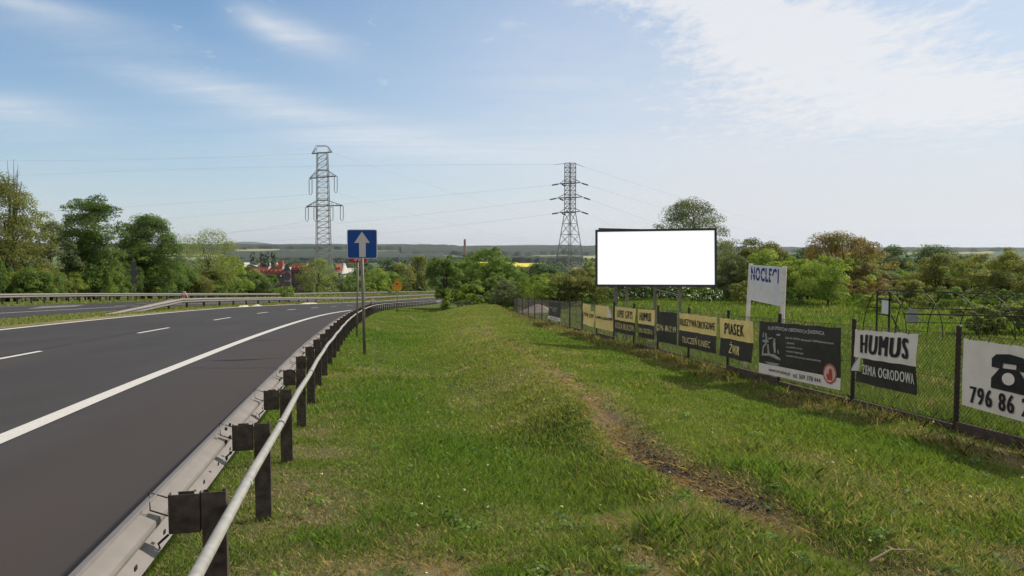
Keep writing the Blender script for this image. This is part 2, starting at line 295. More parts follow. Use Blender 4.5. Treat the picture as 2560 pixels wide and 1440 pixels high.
M = dict(
    steel=mat('galvanised_steel', (.275, .25, .232), .55, .25, .10, 5, .05, .4, stains=((.21, .15, .115), 1.6, .62)),
    post=mat('weathered_post_steel', (.062, .050, .042), .65, .1, .45, 18, .1, .3),
    pipe=mat('galvanised_pipe', (.33, .32, .29), .55, .2, .16, 14, .1, .4),
    dark=mat('dark_steel', (.03, .028, .026), .6, .1, .2, 20),
    fpost=mat('brown_painted_post', (.035, .024, .020), .6, 0, .3, 20, .2),
    wire=mat('rusty_wire', (.07, .06, .05), .7, .2, .3, 10),
    conc=mat('plinth_concrete', (.075, .055, .045), .9, 0, .3, 8, .6, stains=((.05, .06, .03), 3, .52)),
    white=mat('road_paint', (.50, .48, .45), .7, 0, .12, 25, .1, stains=((.30, .29, .28), 30, .60)),
    sblue=mat('sign_blue', (.002, .055, .26), .45, 0, .05, 3),
    swhite=mat('sign_white', (.52, .50, .49), .5, 0, .05, 3),
    sred=mat('sign_red', (.45, .02, .02), .5, 0, .08, 3),
    syel=mat('sign_yellow', (.62, .30, .02), .5, 0, .08, 3),
    sback=mat('sign_back_grey', (.10, .10, .115), .6, .3, .1, 5),
    gpole=mat('grey_sign_pole', (.19, .175, .155), .6, .3, .15, 12),
    ylw=mat('banner_yellow', (.80, .62, .23), .6, 0, .10, 5, .2, stains=((.52, .42, .22), 4, .62)),
    blk=mat('banner_black', (.034, .028, .023), .55, 0, .25, 5, .2),
    bwh=mat('banner_white', (.74, .67, .61), .6, 0, .08, 4, .2, stains=((.46, .36, .30), 4, .60)),
    bpink=mat('banner_pink', (.7, .45, .38), .6, 0, .1, 6),
    ink=mat('black_ink', (.018, .016, .018), .6, 0, .3, 10),
    inky=mat('yellow_ink', (.78, .64, .28), .6, 0, .1, 10),
    inkw=mat('white_ink', (.66, .64, .60), .6, 0, .1, 10),
    inkb=mat('blue_ink', (.02, .03, .25), .6, 0, .2, 10),
    wboard=mat('weathered_white_board', (.66, .65, .66), .7, 0, .08, 5, .1, stains=((.46, .46, .48), 5, .6)),
    wpost=mat('white_painted_wood', (.68, .64, .60), .75, 0, .15, 10, .2, stains=((.28, .22, .18), 9, .62)),
    frame=mat('billboard_frame_grey', (.055, .056, .065), .5, .2, .1, 5),
    face=mat('white_face_added_glow', (.8, .8, .8), .6, 0, 0, 5, emit=.75),  # plain board, glow added so its shaded side reads pure white
    leg=mat('galvanised_leg', (.22, .21, .20), .55, .3, .15, 10),
    pylon=mat('pylon_steel', (.19, .19, .195), .6, .3, .15, 1),
    pylon2=mat('pale_pylon_steel', (.27, .27, .275), .6, .3, .15, 1),
    ins=mat('insulator_glass', (.28, .27, .27), .4, 0, .1, 3),
    ins2=mat('brown_insulator', (.05, .045, .045), .4, 0, .1, 3),
    cable=mat('aluminium_cable', (.16, .165, .18), .7, 0, .1, 1),
    bark=mat('bark', (.05, .04, .03), .9, 0, .4, 4, .5),
    birch=mat('pale_bark', (.45, .43, .38), .85, 0, .3, 5, .3, stains=((.06, .05, .04), 4, .6)),
    twig=mat('dead_twigs', (.16, .13, .11), .9, 0, .2, 4),
    roof=mat('red_roof_tiles', (.17, .045, .035), .8, 0, .25, .6), roof2=mat('orange_roof_tiles', (.36, .14, .09), .8, 0, .2, .6),
    roofd=mat('dark_violet_roof', (.10, .065, .065), .8, 0, .2, .6), wall=mat('pale_render', (.62, .59, .54), .85, 0, .1, .5),
    wall2=mat('dull_render', (.20, .17, .16), .85, 0, .15, .4), win=mat('dark_window', (.03, .035, .04), .3, 0, .1, 1),
    brick=mat('chimney_brick', (.28, .19, .16), .85, 0, .2, .5), redb=mat('orange_brick', (.36, .11, .07), .85, 0, .2, .5),
    leaf=leafmat('leaves', .48), grass=leafmat('grass_blades', .45, .65), petal=leafmat('blossom', .2, .8),
    soil=mat('dark_soil', (.060, .046, .035), .95, 0, .4, 20, .8),
)
# asphalt
m = bpy.data.materials.new('asphalt'); m.use_nodes = True; t = m.node_tree; b = t.nodes['Principled BSDF']; b.inputs['Roughness'].default_value = .85; b.inputs['Specular IOR Level'].default_value = .25
g = t.nodes.new('ShaderNodeNewGeometry')
def tn(s, d=4, r=.5, sc=(1, 1, 1), rot=0):
    mp = t.nodes.new('ShaderNodeMapping'); mp.inputs['Scale'].default_value = sc; mp.inputs['Rotation'].default_value = (0, 0, rot); n = t.nodes.new('ShaderNodeTexNoise'); n.inputs['Scale'].default_value = s; n.inputs['Detail'].default_value = d; n.inputs['Roughness'].default_value = r
    t.links.new(g.outputs['Position'], mp.inputs[0]); t.links.new(mp.outputs[0], n.inputs['Vector']); return n.outputs['Fac']
def tm(a, b_, f=None, blend='MIX', fac=1.):
    x = t.nodes.new('ShaderNodeMix'); x.data_type = 'RGBA'; x.blend_type = blend
    if f is not None: t.links.new(f, x.inputs[0])
    else: x.inputs[0].default_value = fac
    for i, v in ((6, a), (7, b_)):
        if isinstance(v, tuple): x.inputs[i].default_value = v+(1,)
        else: t.links.new(v, x.inputs[i])
    return x.outputs[2]
def tr_(f, p0, p1, c0=0., c1=1.):
    r = t.nodes.new('ShaderNodeValToRGB'); r.color_ramp.elements[0].position = p0; r.color_ramp.elements[1].position = p1
    r.color_ramp.elements[0].color = (c0, c0, c0, 1); r.color_ramp.elements[1].color = (c1, c1, c1, 1); t.links.new(f, r.inputs[0]); return r.outputs[0]
c = tm((.031, .030, .030), (.043, .041, .0405), tr_(tn(.35, 5, .6, (2.5, .25, 1), -.19), .35, .65))
at_ = t.nodes.new('ShaderNodeAttribute'); at_.attribute_name = 'col'; sp_ = t.nodes.new('ShaderNodeSeparateColor'); t.links.new(at_.outputs['Color'], sp_.inputs[0])
c = tm(c, (.045, .036, .0335), sp_.outputs[0]); kk_ = t.nodes.new('ShaderNodeMath'); kk_.operation = 'MULTIPLY'; kk_.inputs[1].default_value = .35; t.links.new(sp_.outputs[1], kk_.inputs[0]); c = tm(c, (.030, .028, .028), kk_.outputs[0]); c = tm(c, (.022, .021, .02), sp_.outputs[2])
c = tm(c, (.045, .043, .044), tr_(tn(.8, 6, .7, (3, .12, 1), -.19), .60, .72, 0, .5))
c = tm(c, (1.55, 1.5, 1.45), tr_(tn(160, 2, .6), .62, .75, 0, .55), 'MULTIPLY')
c = tm(c, (.45, .45, .45), tr_(tn(90, 2, .6), .62, .74, 0, .7), 'MULTIPLY')
t.links.new(c, b.inputs['Base Color']); bp = t.nodes.new('ShaderNodeBump'); bp.inputs['Strength'].default_value = .5; bp.inputs['Distance'].default_value = .004; t.links.new(tn(120, 3, .7), bp.inputs['Height']); t.links.new(bp.outputs[0], b.inputs['Normal'])
M['asphalt'] = m
# ground: attribute col = (dirt, straw, lush); near the road grass soil, far away fields
m = bpy.data.materials.new('ground_cover'); m.use_nodes = True; t = m.node_tree; b = t.nodes['Principled BSDF']; b.inputs['Roughness'].default_value = .95; b.inputs['Specular IOR Level'].default_value = .1
g = t.nodes.new('ShaderNodeNewGeometry'); at_ = t.nodes.new('ShaderNodeAttribute'); at_.attribute_name = 'col'; sp_ = t.nodes.new('ShaderNodeSeparateColor'); t.links.new(at_.outputs['Color'], sp_.inputs[0])
grass = tm((.075, .095, .026), (.12, .155, .036), tr_(tn(1.2, 6, .65), .35, .65)); grass = tm(grass, (.038, .075, .012), sp_.outputs[2], fac=.6)
grass = tm(grass, (.030, .040, .014), tr_(tn(16, 5, .75), .50, .66, 0, .75))
grass = tm(grass, (.32, .235, .14), tm((0., 0., 0.), sp_.outputs[1], tr_(tn(11, 5, .7), .32, .56)))
grass = tm(grass, (.085, .060, .042), tm((0., 0., 0.), sp_.outputs[0], tr_(tn(7, 4, .7), .25, .42)))
# far fields
vo = t.nodes.new('ShaderNodeTexVoronoi'); vo.inputs['Scale'].default_value = .0023; mp = t.nodes.new('ShaderNodeMapping'); mp.inputs['Scale'].default_value = (.35, 1.1, 1); mp.inputs['Rotation'].default_value = (0, 0, .12); t.links.new(g.outputs['Position'], mp.inputs[0]); t.links.new(mp.outputs[0], vo.inputs['Vector'])
sc_ = t.nodes.new('ShaderNodeSeparateColor'); t.links.new(vo.outputs['Color'], sc_.inputs[0]); rr = t.nodes.new('ShaderNodeValToRGB'); rr.color_ramp.interpolation = 'CONSTANT'
for i, (p, cc) in enumerate([(0, (.06, .10, .03)), (.3, (.05, .08, .03)), (.5, (.17, .19, .07)), (.66, (.22, .20, .12)), (.75, (.08, .12, .035)), (.93, (.24, .24, .09))]):
    e = rr.color_ramp.elements[i] if i < 2 else rr.color_ramp.elements.new(p); e.position = p; e.color = cc+(1,)
t.links.new(sc_.outputs[0], rr.inputs[0])
sy = t.nodes.new('ShaderNodeVectorMath'); sy.operation = 'LENGTH'; t.links.new(g.outputs['Position'], sy.inputs[0])
fm = t.nodes.new('ShaderNodeMapRange'); fm.inputs[1].default_value = 900; fm.inputs[2].default_value = 1500; t.links.new(sy.outputs['Value'], fm.inputs[0])
c = tm(grass, rr.outputs[0], fm.outputs[0]); t.links.new(c, b.inputs['Base Color'])
bp = t.nodes.new('ShaderNodeBump'); bp.inputs['Strength'].default_value = .9; bp.inputs['Distance'].default_value = .05; t.links.new(tn(18, 6, .75), bp.inputs['Height']); t.links.new(bp.outputs[0], b.inputs['Normal'])
M['ground'] = m

# ------------------------------------------------------------------ ground sheet
def axis(lo, hi, step, far, gr):
    a = list(np.arange(lo, hi+1e-6, step)); s = step; v = hi
    while v < far[1]: s *= gr; v += s; a.append(v)
    s = step; v = lo
    while v > far[0]: s *= gr; v -= s; a.insert(0, v)
    return np.array(a)
gx = axis(-14, 18, .16, (-24000, 24000), 1.075); gy = axis(1.5, 34, .16, (-400, 26000), 1.055)
gx = np.unique(np.round(np.concatenate([gx, np.arange(-.6, 6.4, .053)]), 3)); gy = np.unique(np.round(np.concatenate([gy, np.arange(3, 13, .053)]), 3))
GX, GY = np.meshgrid(gx, gy); gz = G(GX, GY); u_ = (XR(GY)-GX)*.982
inroad = (u_ > .95) & (u_ < 25.2) & (GY < 330); gz = gz-np.where(inroad & ~((u_ > 11.9) & (u_ < 15.0)), .12, 0)
D_, S_, Lu, _ = masks(GX, GY); near_ = (np.hypot(GX, GY) < 90)
D_ = D_*near_; S_ = S_*near_
med = (u_ > 11.2) & (u_ < 12.5) & (GY < 300); S_ = np.where(med, .9*fbm(GX, GY, 2, 2, 4)+.3, S_); S_ = np.where((u_ > 12.5), S_*.3, S_); D_ = np.where(u_ > 1.2, 0, D_)
ny, nx = GX.shape; idx = np.arange(ny*nx).reshape(ny, nx)
Q = np.stack([idx[:-1, :-1], idx[:-1, 1:], idx[1:, 1:], idx[1:, :-1]], -1).reshape(-1, 4)
ground = np_mesh('ground', np.stack([GX, GY, gz], -1).reshape(-1, 3), Q, M['ground'], np.stack([D_, S_, Lu], -1).reshape(-1, 3), smooth=True)
tag(ground, kind='structure')
# ------------------------------------------------------------------ roads
def strip(name, us, ys, dz, material, col=None, edge=0.):
    U, Y = np.meshgrid(us, ys); P = RP(U, Y, dz); n, k = U.shape; I = np.arange(n*k).reshape(n, k)
    q = np.stack([I[:-1, :-1], I[1:, :-1], I[1:, 1:], I[:-1, 1:]], -1).reshape(-1, 4)
    return tag(np_mesh(name, P.reshape(-1, 3), q, material, col(U, Y).reshape(-1, 3) if col else None, smooth=True), kind='structure')
yr = np.concatenate([np.arange(-14, 60, .5), np.arange(60, 345, 2.)])
def redd(U, Y):
    v = np.clip(1-abs(U-1.7)/1.7, 0, 1)*.9+.25*(fbm(U, Y*.1, .8, 2, 3)); tr_k = sum(np.exp(-((U-c_)/.33)**2) for c_ in (4.6, 6.3, 8.5, 10.2))*(.6+.6*fbm(U, Y, 6, 2, 6)); jn = np.exp(-((U-7.62)/.06)**2)*(fbm(U, Y, 3, 2, 14) > .42)
    return np.stack([v, tr_k, jn], -1)
strip('road', np.concatenate([np.linspace(.80, 3.5, 8), np.linspace(3.7, 11.65, 54)]), yr, .004, M['asphalt'], redd)
strip('road', np.linspace(15.1, 24.9, 12), yr, .006, M['asphalt'], lambda U, Y: np.zeros(U.shape+(3,)))
def marks(name, segs):
    mb = MB()
    for u, w, y0, y1 in segs:
        ys = np.arange(y0, y1+.01, min(1.0 if y1-y0 > 6 else .5, (y1-y0)/2)); a = RP(np.full(len(ys), u-w/2), ys, .014); b_ = RP(np.full(len(ys), u+w/2), ys, .014)
        mb.add(list(a)+list(b_), [(i, i+1, len(ys)+i+1, len(ys)+i) for i in range(len(ys)-1)])
    return tag(mb.build(name, M['white']), kind='structure')
dash = [(7.4, .13, 3.5+12*k, 7.5+12*k) for k in range(24)]
dash2 = [(20.2, .13, 60+12*k, 64+12*k) for k in range(20)]+[(21.4+.5*k, .16, 49+1.6*k, 56+1.6*k) for k in range(4)]+[(22.4, .13, 70+8*k, 75+8*k) for k in range(12)]
marks('road_markings', [(3.55, .26, -14, 340), (11.3, .22, -14, 340)]+dash+[(18.6, .16, -14, 58), (18.8, .2, 60, 340), (24.3, .2, -14, 340)]+dash2+[(15.4, .18, 55, 330)])
mb = MB(); aa_ = np.linspace(.85, 3.35, 26); yy_ = 17.6+.03*np.sin(aa_*5)+.02*np.sin(aa_*13)
mb.add([tuple(RP(a_, b_, .012)) for a_, b_ in zip(aa_, yy_)]+[tuple(RP(a_, b_+.035, .012)) for a_, b_ in zip(aa_, yy_)], [(i, i+1, 27+i, 26+i) for i in range(25)])
tag(mb.build('road_seam', mat('bitumen_seam', (.018, .017, .017), .6)), kind='structure')
# rubble heaps beside the left edge line
for (px, d0, w) in ((655, 66, 2.2), (686, 71, 2.0), (790, 93, 9)):
    mb = MB(); na, nb_ = 9, max(10, int(w*8)); Vr = []
    for jj in range(nb_+1):
        for ii in range(na+1):
            a_, b2 = ii/na*2-1, jj/nb_; q = RP(11.85+a_*.34, d0+w*b2); Vr.append((q[0], q[1], q[2]-.02+(.05+.13*random.random())*(1-a_*a_)*min(1, 6*b2, 6*(1-b2))))
    mb.add(Vr, [(jj*(na+1)+ii, jj*(na+1)+ii+1, (jj+1)*(na+1)+ii+1, (jj+1)*(na+1)+ii) for jj in range(nb_) for ii in range(na)])
    tag(mb.build('rubble_heap', mat('pale_rubble', (.52, .48, .42), .9)), 'heap of pale stone chips beside the left edge line, %s' % {655: 'nearest the camera', 686: 'short one in the middle', 790: 'long low one farthest away'}[px], 'rubble', 'stone chips along the median')

# ------------------------------------------------------------------ guardrails
BP = [(.0, 0), (.018, .010), (.078, .050), (.080, .10), (.004, .135), (0., .155), (.004, .175), (.080, .21), (.078, .26), (.018, .300), (0., .31)]
BPC = BP+[(a+.005, b_) for a, b_ in reversed(BP)]
def beam(mb, u0, sgn, ys, zoff=None, uoff=None, m=0):
    k = len(BPC); ys = np.asarray(ys, float); V = []
    for i, y in enumerate(ys):
        zo = .44 if zoff is None else zoff(y); uo = 0 if uoff is None else uoff(y); pb = RP(u0+uo, y)
        for a, h in BPC: V.append((pb[0]-sgn*a/.982, y, pb[2]+zo+h))
    n = len(ys); mb.add(V, [(i*k+j, i*k+(j+1) % k, (i+1)*k+(j+1) % k, (i+1)*k+j) for i in range(n-1) for j in range(k)]+[tuple(range(k)), tuple(range((n-1)*k, n*k))[::-1]], m)
def heading(y):
    e = .05; return math.atan2(float(XR(y+e)-XR(y-e)), 2*e)   # clockwise from +Y
def cpost_mesh(h, w=.12, t_=.055):
    mb = MB(); th = .005; out = [(-w/2, -t_/2), (w/2, -t_/2), (w/2, t_/2), (w/2-.025, t_/2), (w/2-.025, t_/2-th), (w/2-th, t_/2-th), (w/2-th, -t_/2+th), (-w/2+th, -t_/2+th), (-w/2+th, t_/2-th), (-w/2+.025, t_/2-th), (-w/2+.025, t_/2), (-w/2, t_/2)]
    k = len(out); V = [(x, y, 0) for x, y in out]+[(x, y, h) for x, y in out]
    mb.add(V, [(i, (i+1) % k, k+(i+1) % k, k+i) for i in range(k)]+[tuple(range(k, 2*k))]); me = bpy.data.meshes.new('post'); me.from_pydata(mb.v, [], mb.f); return me
def inst(name, me, loc, rz, parent):
    o = bpy.data.objects.new(name, me); COL.objects.link(o); o.location = loc; o.rotation_euler = (0, 0, rz); setp(o, parent); return o
def shared(mb, name, mt):
    me = bpy.data.meshes.new(name); me.from_pydata(mb.v, [], mb.f); me.materials.append(mt); return me
gr = empty('guardrail', RP(0, 5.9), 'near steel guardrail with dark posts and pipe rail beside the grass verge', 'guardrail')
yb = np.concatenate([np.arange(-3, 60, 1.), np.arange(60, 190, 2.)])
mb = MB(); beam(mb, .27, 1, yb, lambda y: .485)
for y in np.arange(2.9, 36, .52):
    q = RP(.262, y, .565); mb.box(q, (.006, .035, .02), Euler((0, 0, -heading(y))), m=1)
for y in np.arange(1.9, 40, 4.04):
    for dz in (.53, .66, .76):
        for dy in (-.09, .09): q = RP(.262, y+dy, dz); mb.box(q, (.016, .022, .022), Euler((0, 0, -heading(y))), m=1)
mb.build('beam', [M['steel'], M['dark']], gr, smooth=False)
mb = MB(); pp = [RP(-.10, y, .70+.010*math.sin(y*1.7)) for y in np.arange(.2, 190, .9)]; mb.tube(pp, .030, 8); mb.build('pipe_rail', M['pipe'], gr, smooth=True)
pm = cpost_mesh(.845); pm.materials.append(M['post'])
mb = MB(); mb.box((-.145, -.03, 0), (.15, .005, .205)); mb.box((-.073, 0, 0), (.005, .055, .205)); mb.box((-.222, 0, 0), (.005, .055, .205)); mb.box((-.145, .025, .0), (.08, .004, .205)); sm_ = shared(mb, 'spacer_block', M['post'])
mb = MB(); mb.tube([(-.225, -.03, .09), (-.315, -.03, .125), (-.31, -.03, .03), (-.225, -.03, -.005)], .0045, 5); bm_ = shared(mb, 'bracket', M['dark']); mb = MB(); mb.tube([(-.225, -.03, -.105), (-.275, -.03, -.15), (-.268, -.03, -.175)], .007, 5); hm_ = shared(mb, 'hook', M['dark'])
mb = MB(); mb.tube([(0, -.02, 0), (0, .02, 0)], .036, 10); cm_ = shared(mb, 'pipe_clamp', M['pipe'])
py_ = [-.2, 1.85]+[3.95+2.02*k for k in range(17)]
while py_[-1] < 150: py_.append(py_[-1]+2.35)
for i, y in enumerate(py_):
    p = RP(0, y); rz = -heading(y)
    inst('post', pm, (p[0], p[1], p[2]-.06), rz, gr)
    inst('spacer_block', sm_, (p[0], p[1], p[2]+.68), rz, gr)
    if y < 40:
        inst('bracket', bm_, (p[0], p[1], p[2]+.68), rz, gr); inst('hook', hm_, (p[0], p[1], p[2]+.68), rz, gr)
        q = RP(-.10, y+.45, .70); inst('pipe_clamp', cm_, q, rz, gr)
# median rail: two beams, sloping down to the ground at its near end
mr = empty('guardrail', RP(13.5, 56), 'double sided median guardrail between the carriageways with its near end ramped into the ground', 'guardrail')
y0, y1 = 40.5, 54.
ys = np.concatenate([np.arange(y0, 64, .5), np.arange(64, 330, 2.)])
zo = lambda y: .44-.70*(1-np.clip((y-y0)/(y1-y0), 0, 1)**1.15)+.008*math.sin(y*1.3)
for sg in (1, -1):
    mb = MB(); beam(mb, 13.5+sg*.12, sg, ys, zo, lambda y, s=sg: s*.22*min(1, max(.1, (y-y0)/(y1-y0)))); mb.build('beam', M['steel'], mr)
mxs = [422, 467.5, 509.7, 549, 583.5, 615.5, 645.4, 673, 698.5, 723, 747, 769, 790, 810, 828, 845, 864, 880, 896, 910, 924, 938, 953, 968, 981, 994, 1006, 1019, 1031, 1043, 1055, 1067, 1079]
tys = np.linspace(30, 330, 9000); tp = RP(np.full(9000, 13.5), tys); tq = proj(tp[:, 0], tp[:, 1], tp[:, 2])[0]
mp_ = cpost_mesh(.74, .14, .09); mp_.materials.append(M['post'])
for x in mxs:
    y = float(np.interp(x, tq, tys)); p = RP(13.5, y); h = min(1, (y-y0)/(y1-y0))
    o = inst('post', mp_, (p[0], p[1], p[2]-.06-(0 if y > y1 else .22)), -heading(y), mr)
# far rail
fr = empty('guardrail', RP(25.8, 56), 'far steel guardrail along the trees on the left, beyond both carriageways', 'guardrail')
ys = np.concatenate([np.arange(-10, 70, 1.), np.arange(70, 330, 2.)])
mb = MB(); beam(mb, 25.75, -1, ys, lambda y: .48+.004*y/100); mb.build('beam', M['steel'], fr)
fp = cpost_mesh(.82, .12, .08); fp.materials.append(M['post']); y = 34.; k = 0
while k < 98:
    p = RP(25.95, y); inst('post', fp, (p[0], p[1], p[2]-.1), -heading(y), fr); y += 2.05 if y < 130 else 4; k += 1
# red and white markers on the rails
p = at(930, 757.5, 60); mk = empty('lane_marker', (p.x, p.y, p.z), 'leaning red and white marker plate on the near guardrail where the road bends', 'marker')
R = Euler((0, math.radians(28), math.radians(-20))); mb = MB(); mb.box(p, (.17, .03, .60), R); mb.build('plate', M['swhite'], mk); mb = MB(); mb.box(p+Vector((-.10, -.02, -.05)), (.10, .03, .34), R); mb.build('red_stripe', M['sred'], mk)
p = at(461, 737, 55); mk = empty('lane_marker', p, 'red and white folded arrow marker on top of the ramped end of the median rail', 'marker')
for sg in (-1, 1):
    R = Euler((0, math.radians(-24*sg), 0)); mb = MB(); mb.box(p+Vector((sg*.11, 0, .02)), (.10, .05, .50), R); mb.build('plate', M['swhite'], mk)
    mb = MB(); mb.box(p+Vector((sg*.16, -.035, -.10)), (.10, .03, .22), R); mb.build('red_stripe', M['sred'], mk)
# ------------------------------------------------------------------ text and flat art
def text_geo(s, bold=.0, space=1.):
    cu = bpy.data.curves.new('txt', 'FONT'); cu.body = s; cu.offset = bold; cu.space_character = space; cu.resolution_u = 3; cu.fill_mode = 'FRONT' if hasattr(cu, 'fill_mode') else cu.fill_mode
    o = bpy.data.objects.new('txt', cu); COL.objects.link(o); dg = bpy.context.evaluated_depsgraph_get(); me = bpy.data.meshes.new_from_object(o.evaluated_get(dg))
    V = np.array([v.co[:2] for v in me.vertices]) if len(me.vertices) else np.zeros((1, 2)); Fc = [tuple(p.vertices) for p in me.polygons]
    bpy.data.objects.remove(o); bpy.data.curves.remove(cu); bpy.data.meshes.remove(me)
    lo, hi = V.min(0), V.max(0); return (V-lo)/(hi-lo+1e-9), Fc
def put_text(mb, s, fn, s0, s1, t0, t1, bold=0., m=0, space=1., cut=None):
    V, Fc = text_geo(s, 0., space)
    if cut: Fc = [f for f in Fc if not cut(np.mean([V[i] for i in f], 0))]
    sh = bold*.33/max(1, len(s))*(s1-s0)
    for k, dx in enumerate((0, -sh, sh, -2*sh, 2*sh) if bold else (0,)): mb.add([Vector(fn(s0+(s1-s0)*a+dx, t0+(t1-t0)*b_))-Vector((.0008*k, 0, 0)) for a, b_ in V], Fc, m)
def put_poly(mb, pts, fn, m=0): mb.add([fn(a, b_) for a, b_ in pts], [tuple(range(len(pts)))], m)
# ------------------------------------------------------------------ road signs
def sign_one_way():
    x, y = SIGN1; z = G1(x, y); top = at(904, 640, y); o = empty('road_sign', (x, y, z), 'blue square road sign with a white arrow pointing up on a tall grey pole', 'road sign')
    mb = MB(); mb.tube([(x, y, z-.2), top+Vector((0, 0, .6))], .044, 12); mb.build('pole', M['gpole'], o, smooth=True)
    c = at(905.5, 610, y-.07); ax = Vector((1, .05, 0)).normalized(); w = 74/F*y; h = 72/F*y
    def fn(a, b_, e=0.): return c+ax*((a-.5)*w)+Vector((0, 0, (b_-.5)*h))+Vector((0, -e, 0))
    mb = MB(); r = .06; P = []
    for cx_, cy_, a0 in ((1-r, 1-r, 0), (r, 1-r, 90), (r, r, 180), (1-r, r, 270)):
        for k in range(5): a = math.radians(a0+22.5*k); P.append((cx_+r*math.cos(a), cy_+r*math.sin(a)))
    mb.prism([fn(a, b_) for a, b_ in P], (0, -1, 0), .012); mb.build('border', M['swhite'], o)
    mb = MB(); q = [(.5+(a-.5)*.955, .5+(b_-.5)*.955) for a, b_ in P]; put_poly(mb, q, lambda a, b_: fn(a, b_, .0155)); mb.build('face', M['sblue'], o)
    mb = MB(); put_poly(mb, [(.40, .05), (.62, .05), (.62, .54), (.76, .54), (.50, .93), (.24, .54), (.40, .54)], lambda a, b_: fn(a, b_, .0195)); mb.build('arrow', M['swhite'], o)
    mb = MB()
    for dz in (-.25, .25): mb.box(c+Vector((0, .045, dz)), (.12, .07, .04))
    mb.build('clamp', M['gpole'], o)
sign_one_way()
def sign_35():
    x, y = plane_hit(892, 843); z = G1(x, y); o = empty('road_sign', (x, y, z), 'red road number sign on a thin pole, mostly hidden behind the blue arrow sign', 'road sign')
    mb = MB(); mb.tube([(x, y, z-.2), at(895, 620, y)], .033, 10); mb.build('pole', M['gpole'], o, smooth=True)
    c = at(894.5, 640, y-.06); w = 44/F*y; h = 32/F*y; fn = lambda a, b_, e=0.: c+Vector(((a-.5)*w, -e, (b_-.5)*h))
    mb = MB(); mb.prism([fn(0, 0), fn(1, 0), fn(1, 1), fn(0, 1)], (0, -1, 0), .01); mb.build('plate', M['sred'], o)
    mb = MB(); put_text(mb, '35', lambda a, b_: fn(a, b_, .014), .3, .7, .12, .85); mb.build('number', M['swhite'], o)
sign_35()
def sign_deer():
    x, y = at(993, 780, 66).x, 66.; z = G1(x, y); o = empty('road_sign', (x, y, z), 'yellow warning sign with a leaping deer triangle beside the bend of the near guardrail', 'road sign')
    mb = MB(); mb.tube([(x, y, z-.3), at(993, 705, y)], .035, 8); mb.build('pole', M['gpole'], o, smooth=True)
    c = at(993, 711, y-.06); w = 26/F*y; h = 29/F*y; fn = lambda a, b_, e=0.: c+Vector(((a-.5)*w, -e, (b_-.5)*h))
    mb = MB(); mb.prism([fn(.08, 0), fn(.92, 0), fn(1, .30), fn(.56, 1), (fn(.44, 1)), fn(0, .30)], (0, -1, 0), .01); mb.build('plate', M['syel'], o)
    mb = MB()
    for a, b_ in (((.04, .33), (.96, .33)), ((.04, .33), (.5, .98)), ((.96, .33), (.5, .98))): mb.bar(fn(*a, .014), fn(*b_, .014), .02)
    mb.build('triangle_border', M['sred'], o)
    mb = MB(); put_poly(mb, [(.30, .44), (.36, .52), (.44, .56), (.38, .64), (.42, .66), (.48, .60), (.62, .56), (.68, .44), (.64, .44), (.60, .50), (.46, .49), (.36, .45)], lambda a, b_: fn(a, b_, .016)); mb.build('deer_silhouette', M['ink'], o)
sign_deer()
def sign_backs(px, u, ytop, ybot_sign, wpx, label, yd):
    p = RP(u, yd); o = empty('road_sign', p, label, 'road sign'); k = yd/F
    mb = MB(); mb.tube([(p[0], p[1], p[2]-.1), (p[0], p[1], at(px, ytop-2, yd).z)], .04, 8); mb.build('pole', M['gpole'], o, smooth=True)
    zt = at(px, ytop, yd).z; zb = at(px, ybot_sign, yd).z; H = zt-zb; w = wpx*k
    mb = MB(); yy = p[1]-.06
    tri = [(p[0]-.06, yy, zt), (p[0]+.06, yy, zt), (p[0]+w/2, yy, zt-H*.36), (p[0]-w/2, yy, zt-H*.36)]; mb.prism(tri, (0, -1, 0), .012); mb.build('triangular_plate', M['sback'], o)
    mb = MB(); n = 14; cz = zt-H*.56; r = H*.20; mb.prism([(p[0]+w/2*math.cos(2*math.pi*i/n), yy, cz+r*math.sin(2*math.pi*i/n)) for i in range(n)], (0, -1, 0), .012); mb.build('round_plate', M['sback'], o)
    mb = MB(); mb.prism([(p[0]-w*.42, yy, zb), (p[0]+w*.42, yy, zb), (p[0]+w*.42, yy, zb+H*.22), (p[0]-w*.42, yy, zb+H*.22)], (0, -1, 0), .012); mb.build('lower_plate', M['sback'], o)
q = RP(np.full(9000, 27.3), tys); yd = float(np.interp(337, proj(q[:, 0], q[:, 1], q[:, 2])[0], tys)); sign_backs(337, 27.3, 650, 708, 19, 'dark backs of stacked road signs on a pole in front of the dark green trees', yd)
q = RP(np.full(9000, 14.3), tys); yd = float(np.interp(719, proj(q[:, 0], q[:, 1], q[:, 2])[0], tys)); sign_backs(720, 14.3, 658, 716, 20, 'dark backs of stacked road signs on a pole in the median before the red roofs', yd)
# ------------------------------------------------------------------ chain-link fence
fy = [fy_of_px(x) for x in (2393, 2133, 1948, 1820, 1722, 1645, 1584.8, 1534.8, 1491.7, 1455.6, 1424.8, 1397.7, 1374, 1355, 1337, 1321, 1306, 1293, 1281)]
fy = [fy[0]-4.3, fy[0]-2.15]+fy; FH = 1.36
fence = empty('chain_link_fence', (float(XF(fy[2])), fy[2], G1(float(XF(fy[2])), fy[2])), 'rusty chain link fence with dark brown posts hung with advertising banners along the grass verge', 'fence')
mb = MB(); mb.tube([(0, 0, 0), (0, 0, FH+.1)], .033, 10); mb.tube([(0, 0, FH+.1), (0, 0, FH+.12), (0, 0, FH+.135)], [.037, .034, .012], 10); fpm = shared(mb, 'post', M['fpost'])
for i, y in enumerate(fy): inst('post', fpm, (float(XF(y)), y, float(base(y))-.1), random.uniform(0, 3), fence)
mb = MB(); me_ = MB(); tw = MB(); pl = MB(); cp = .062
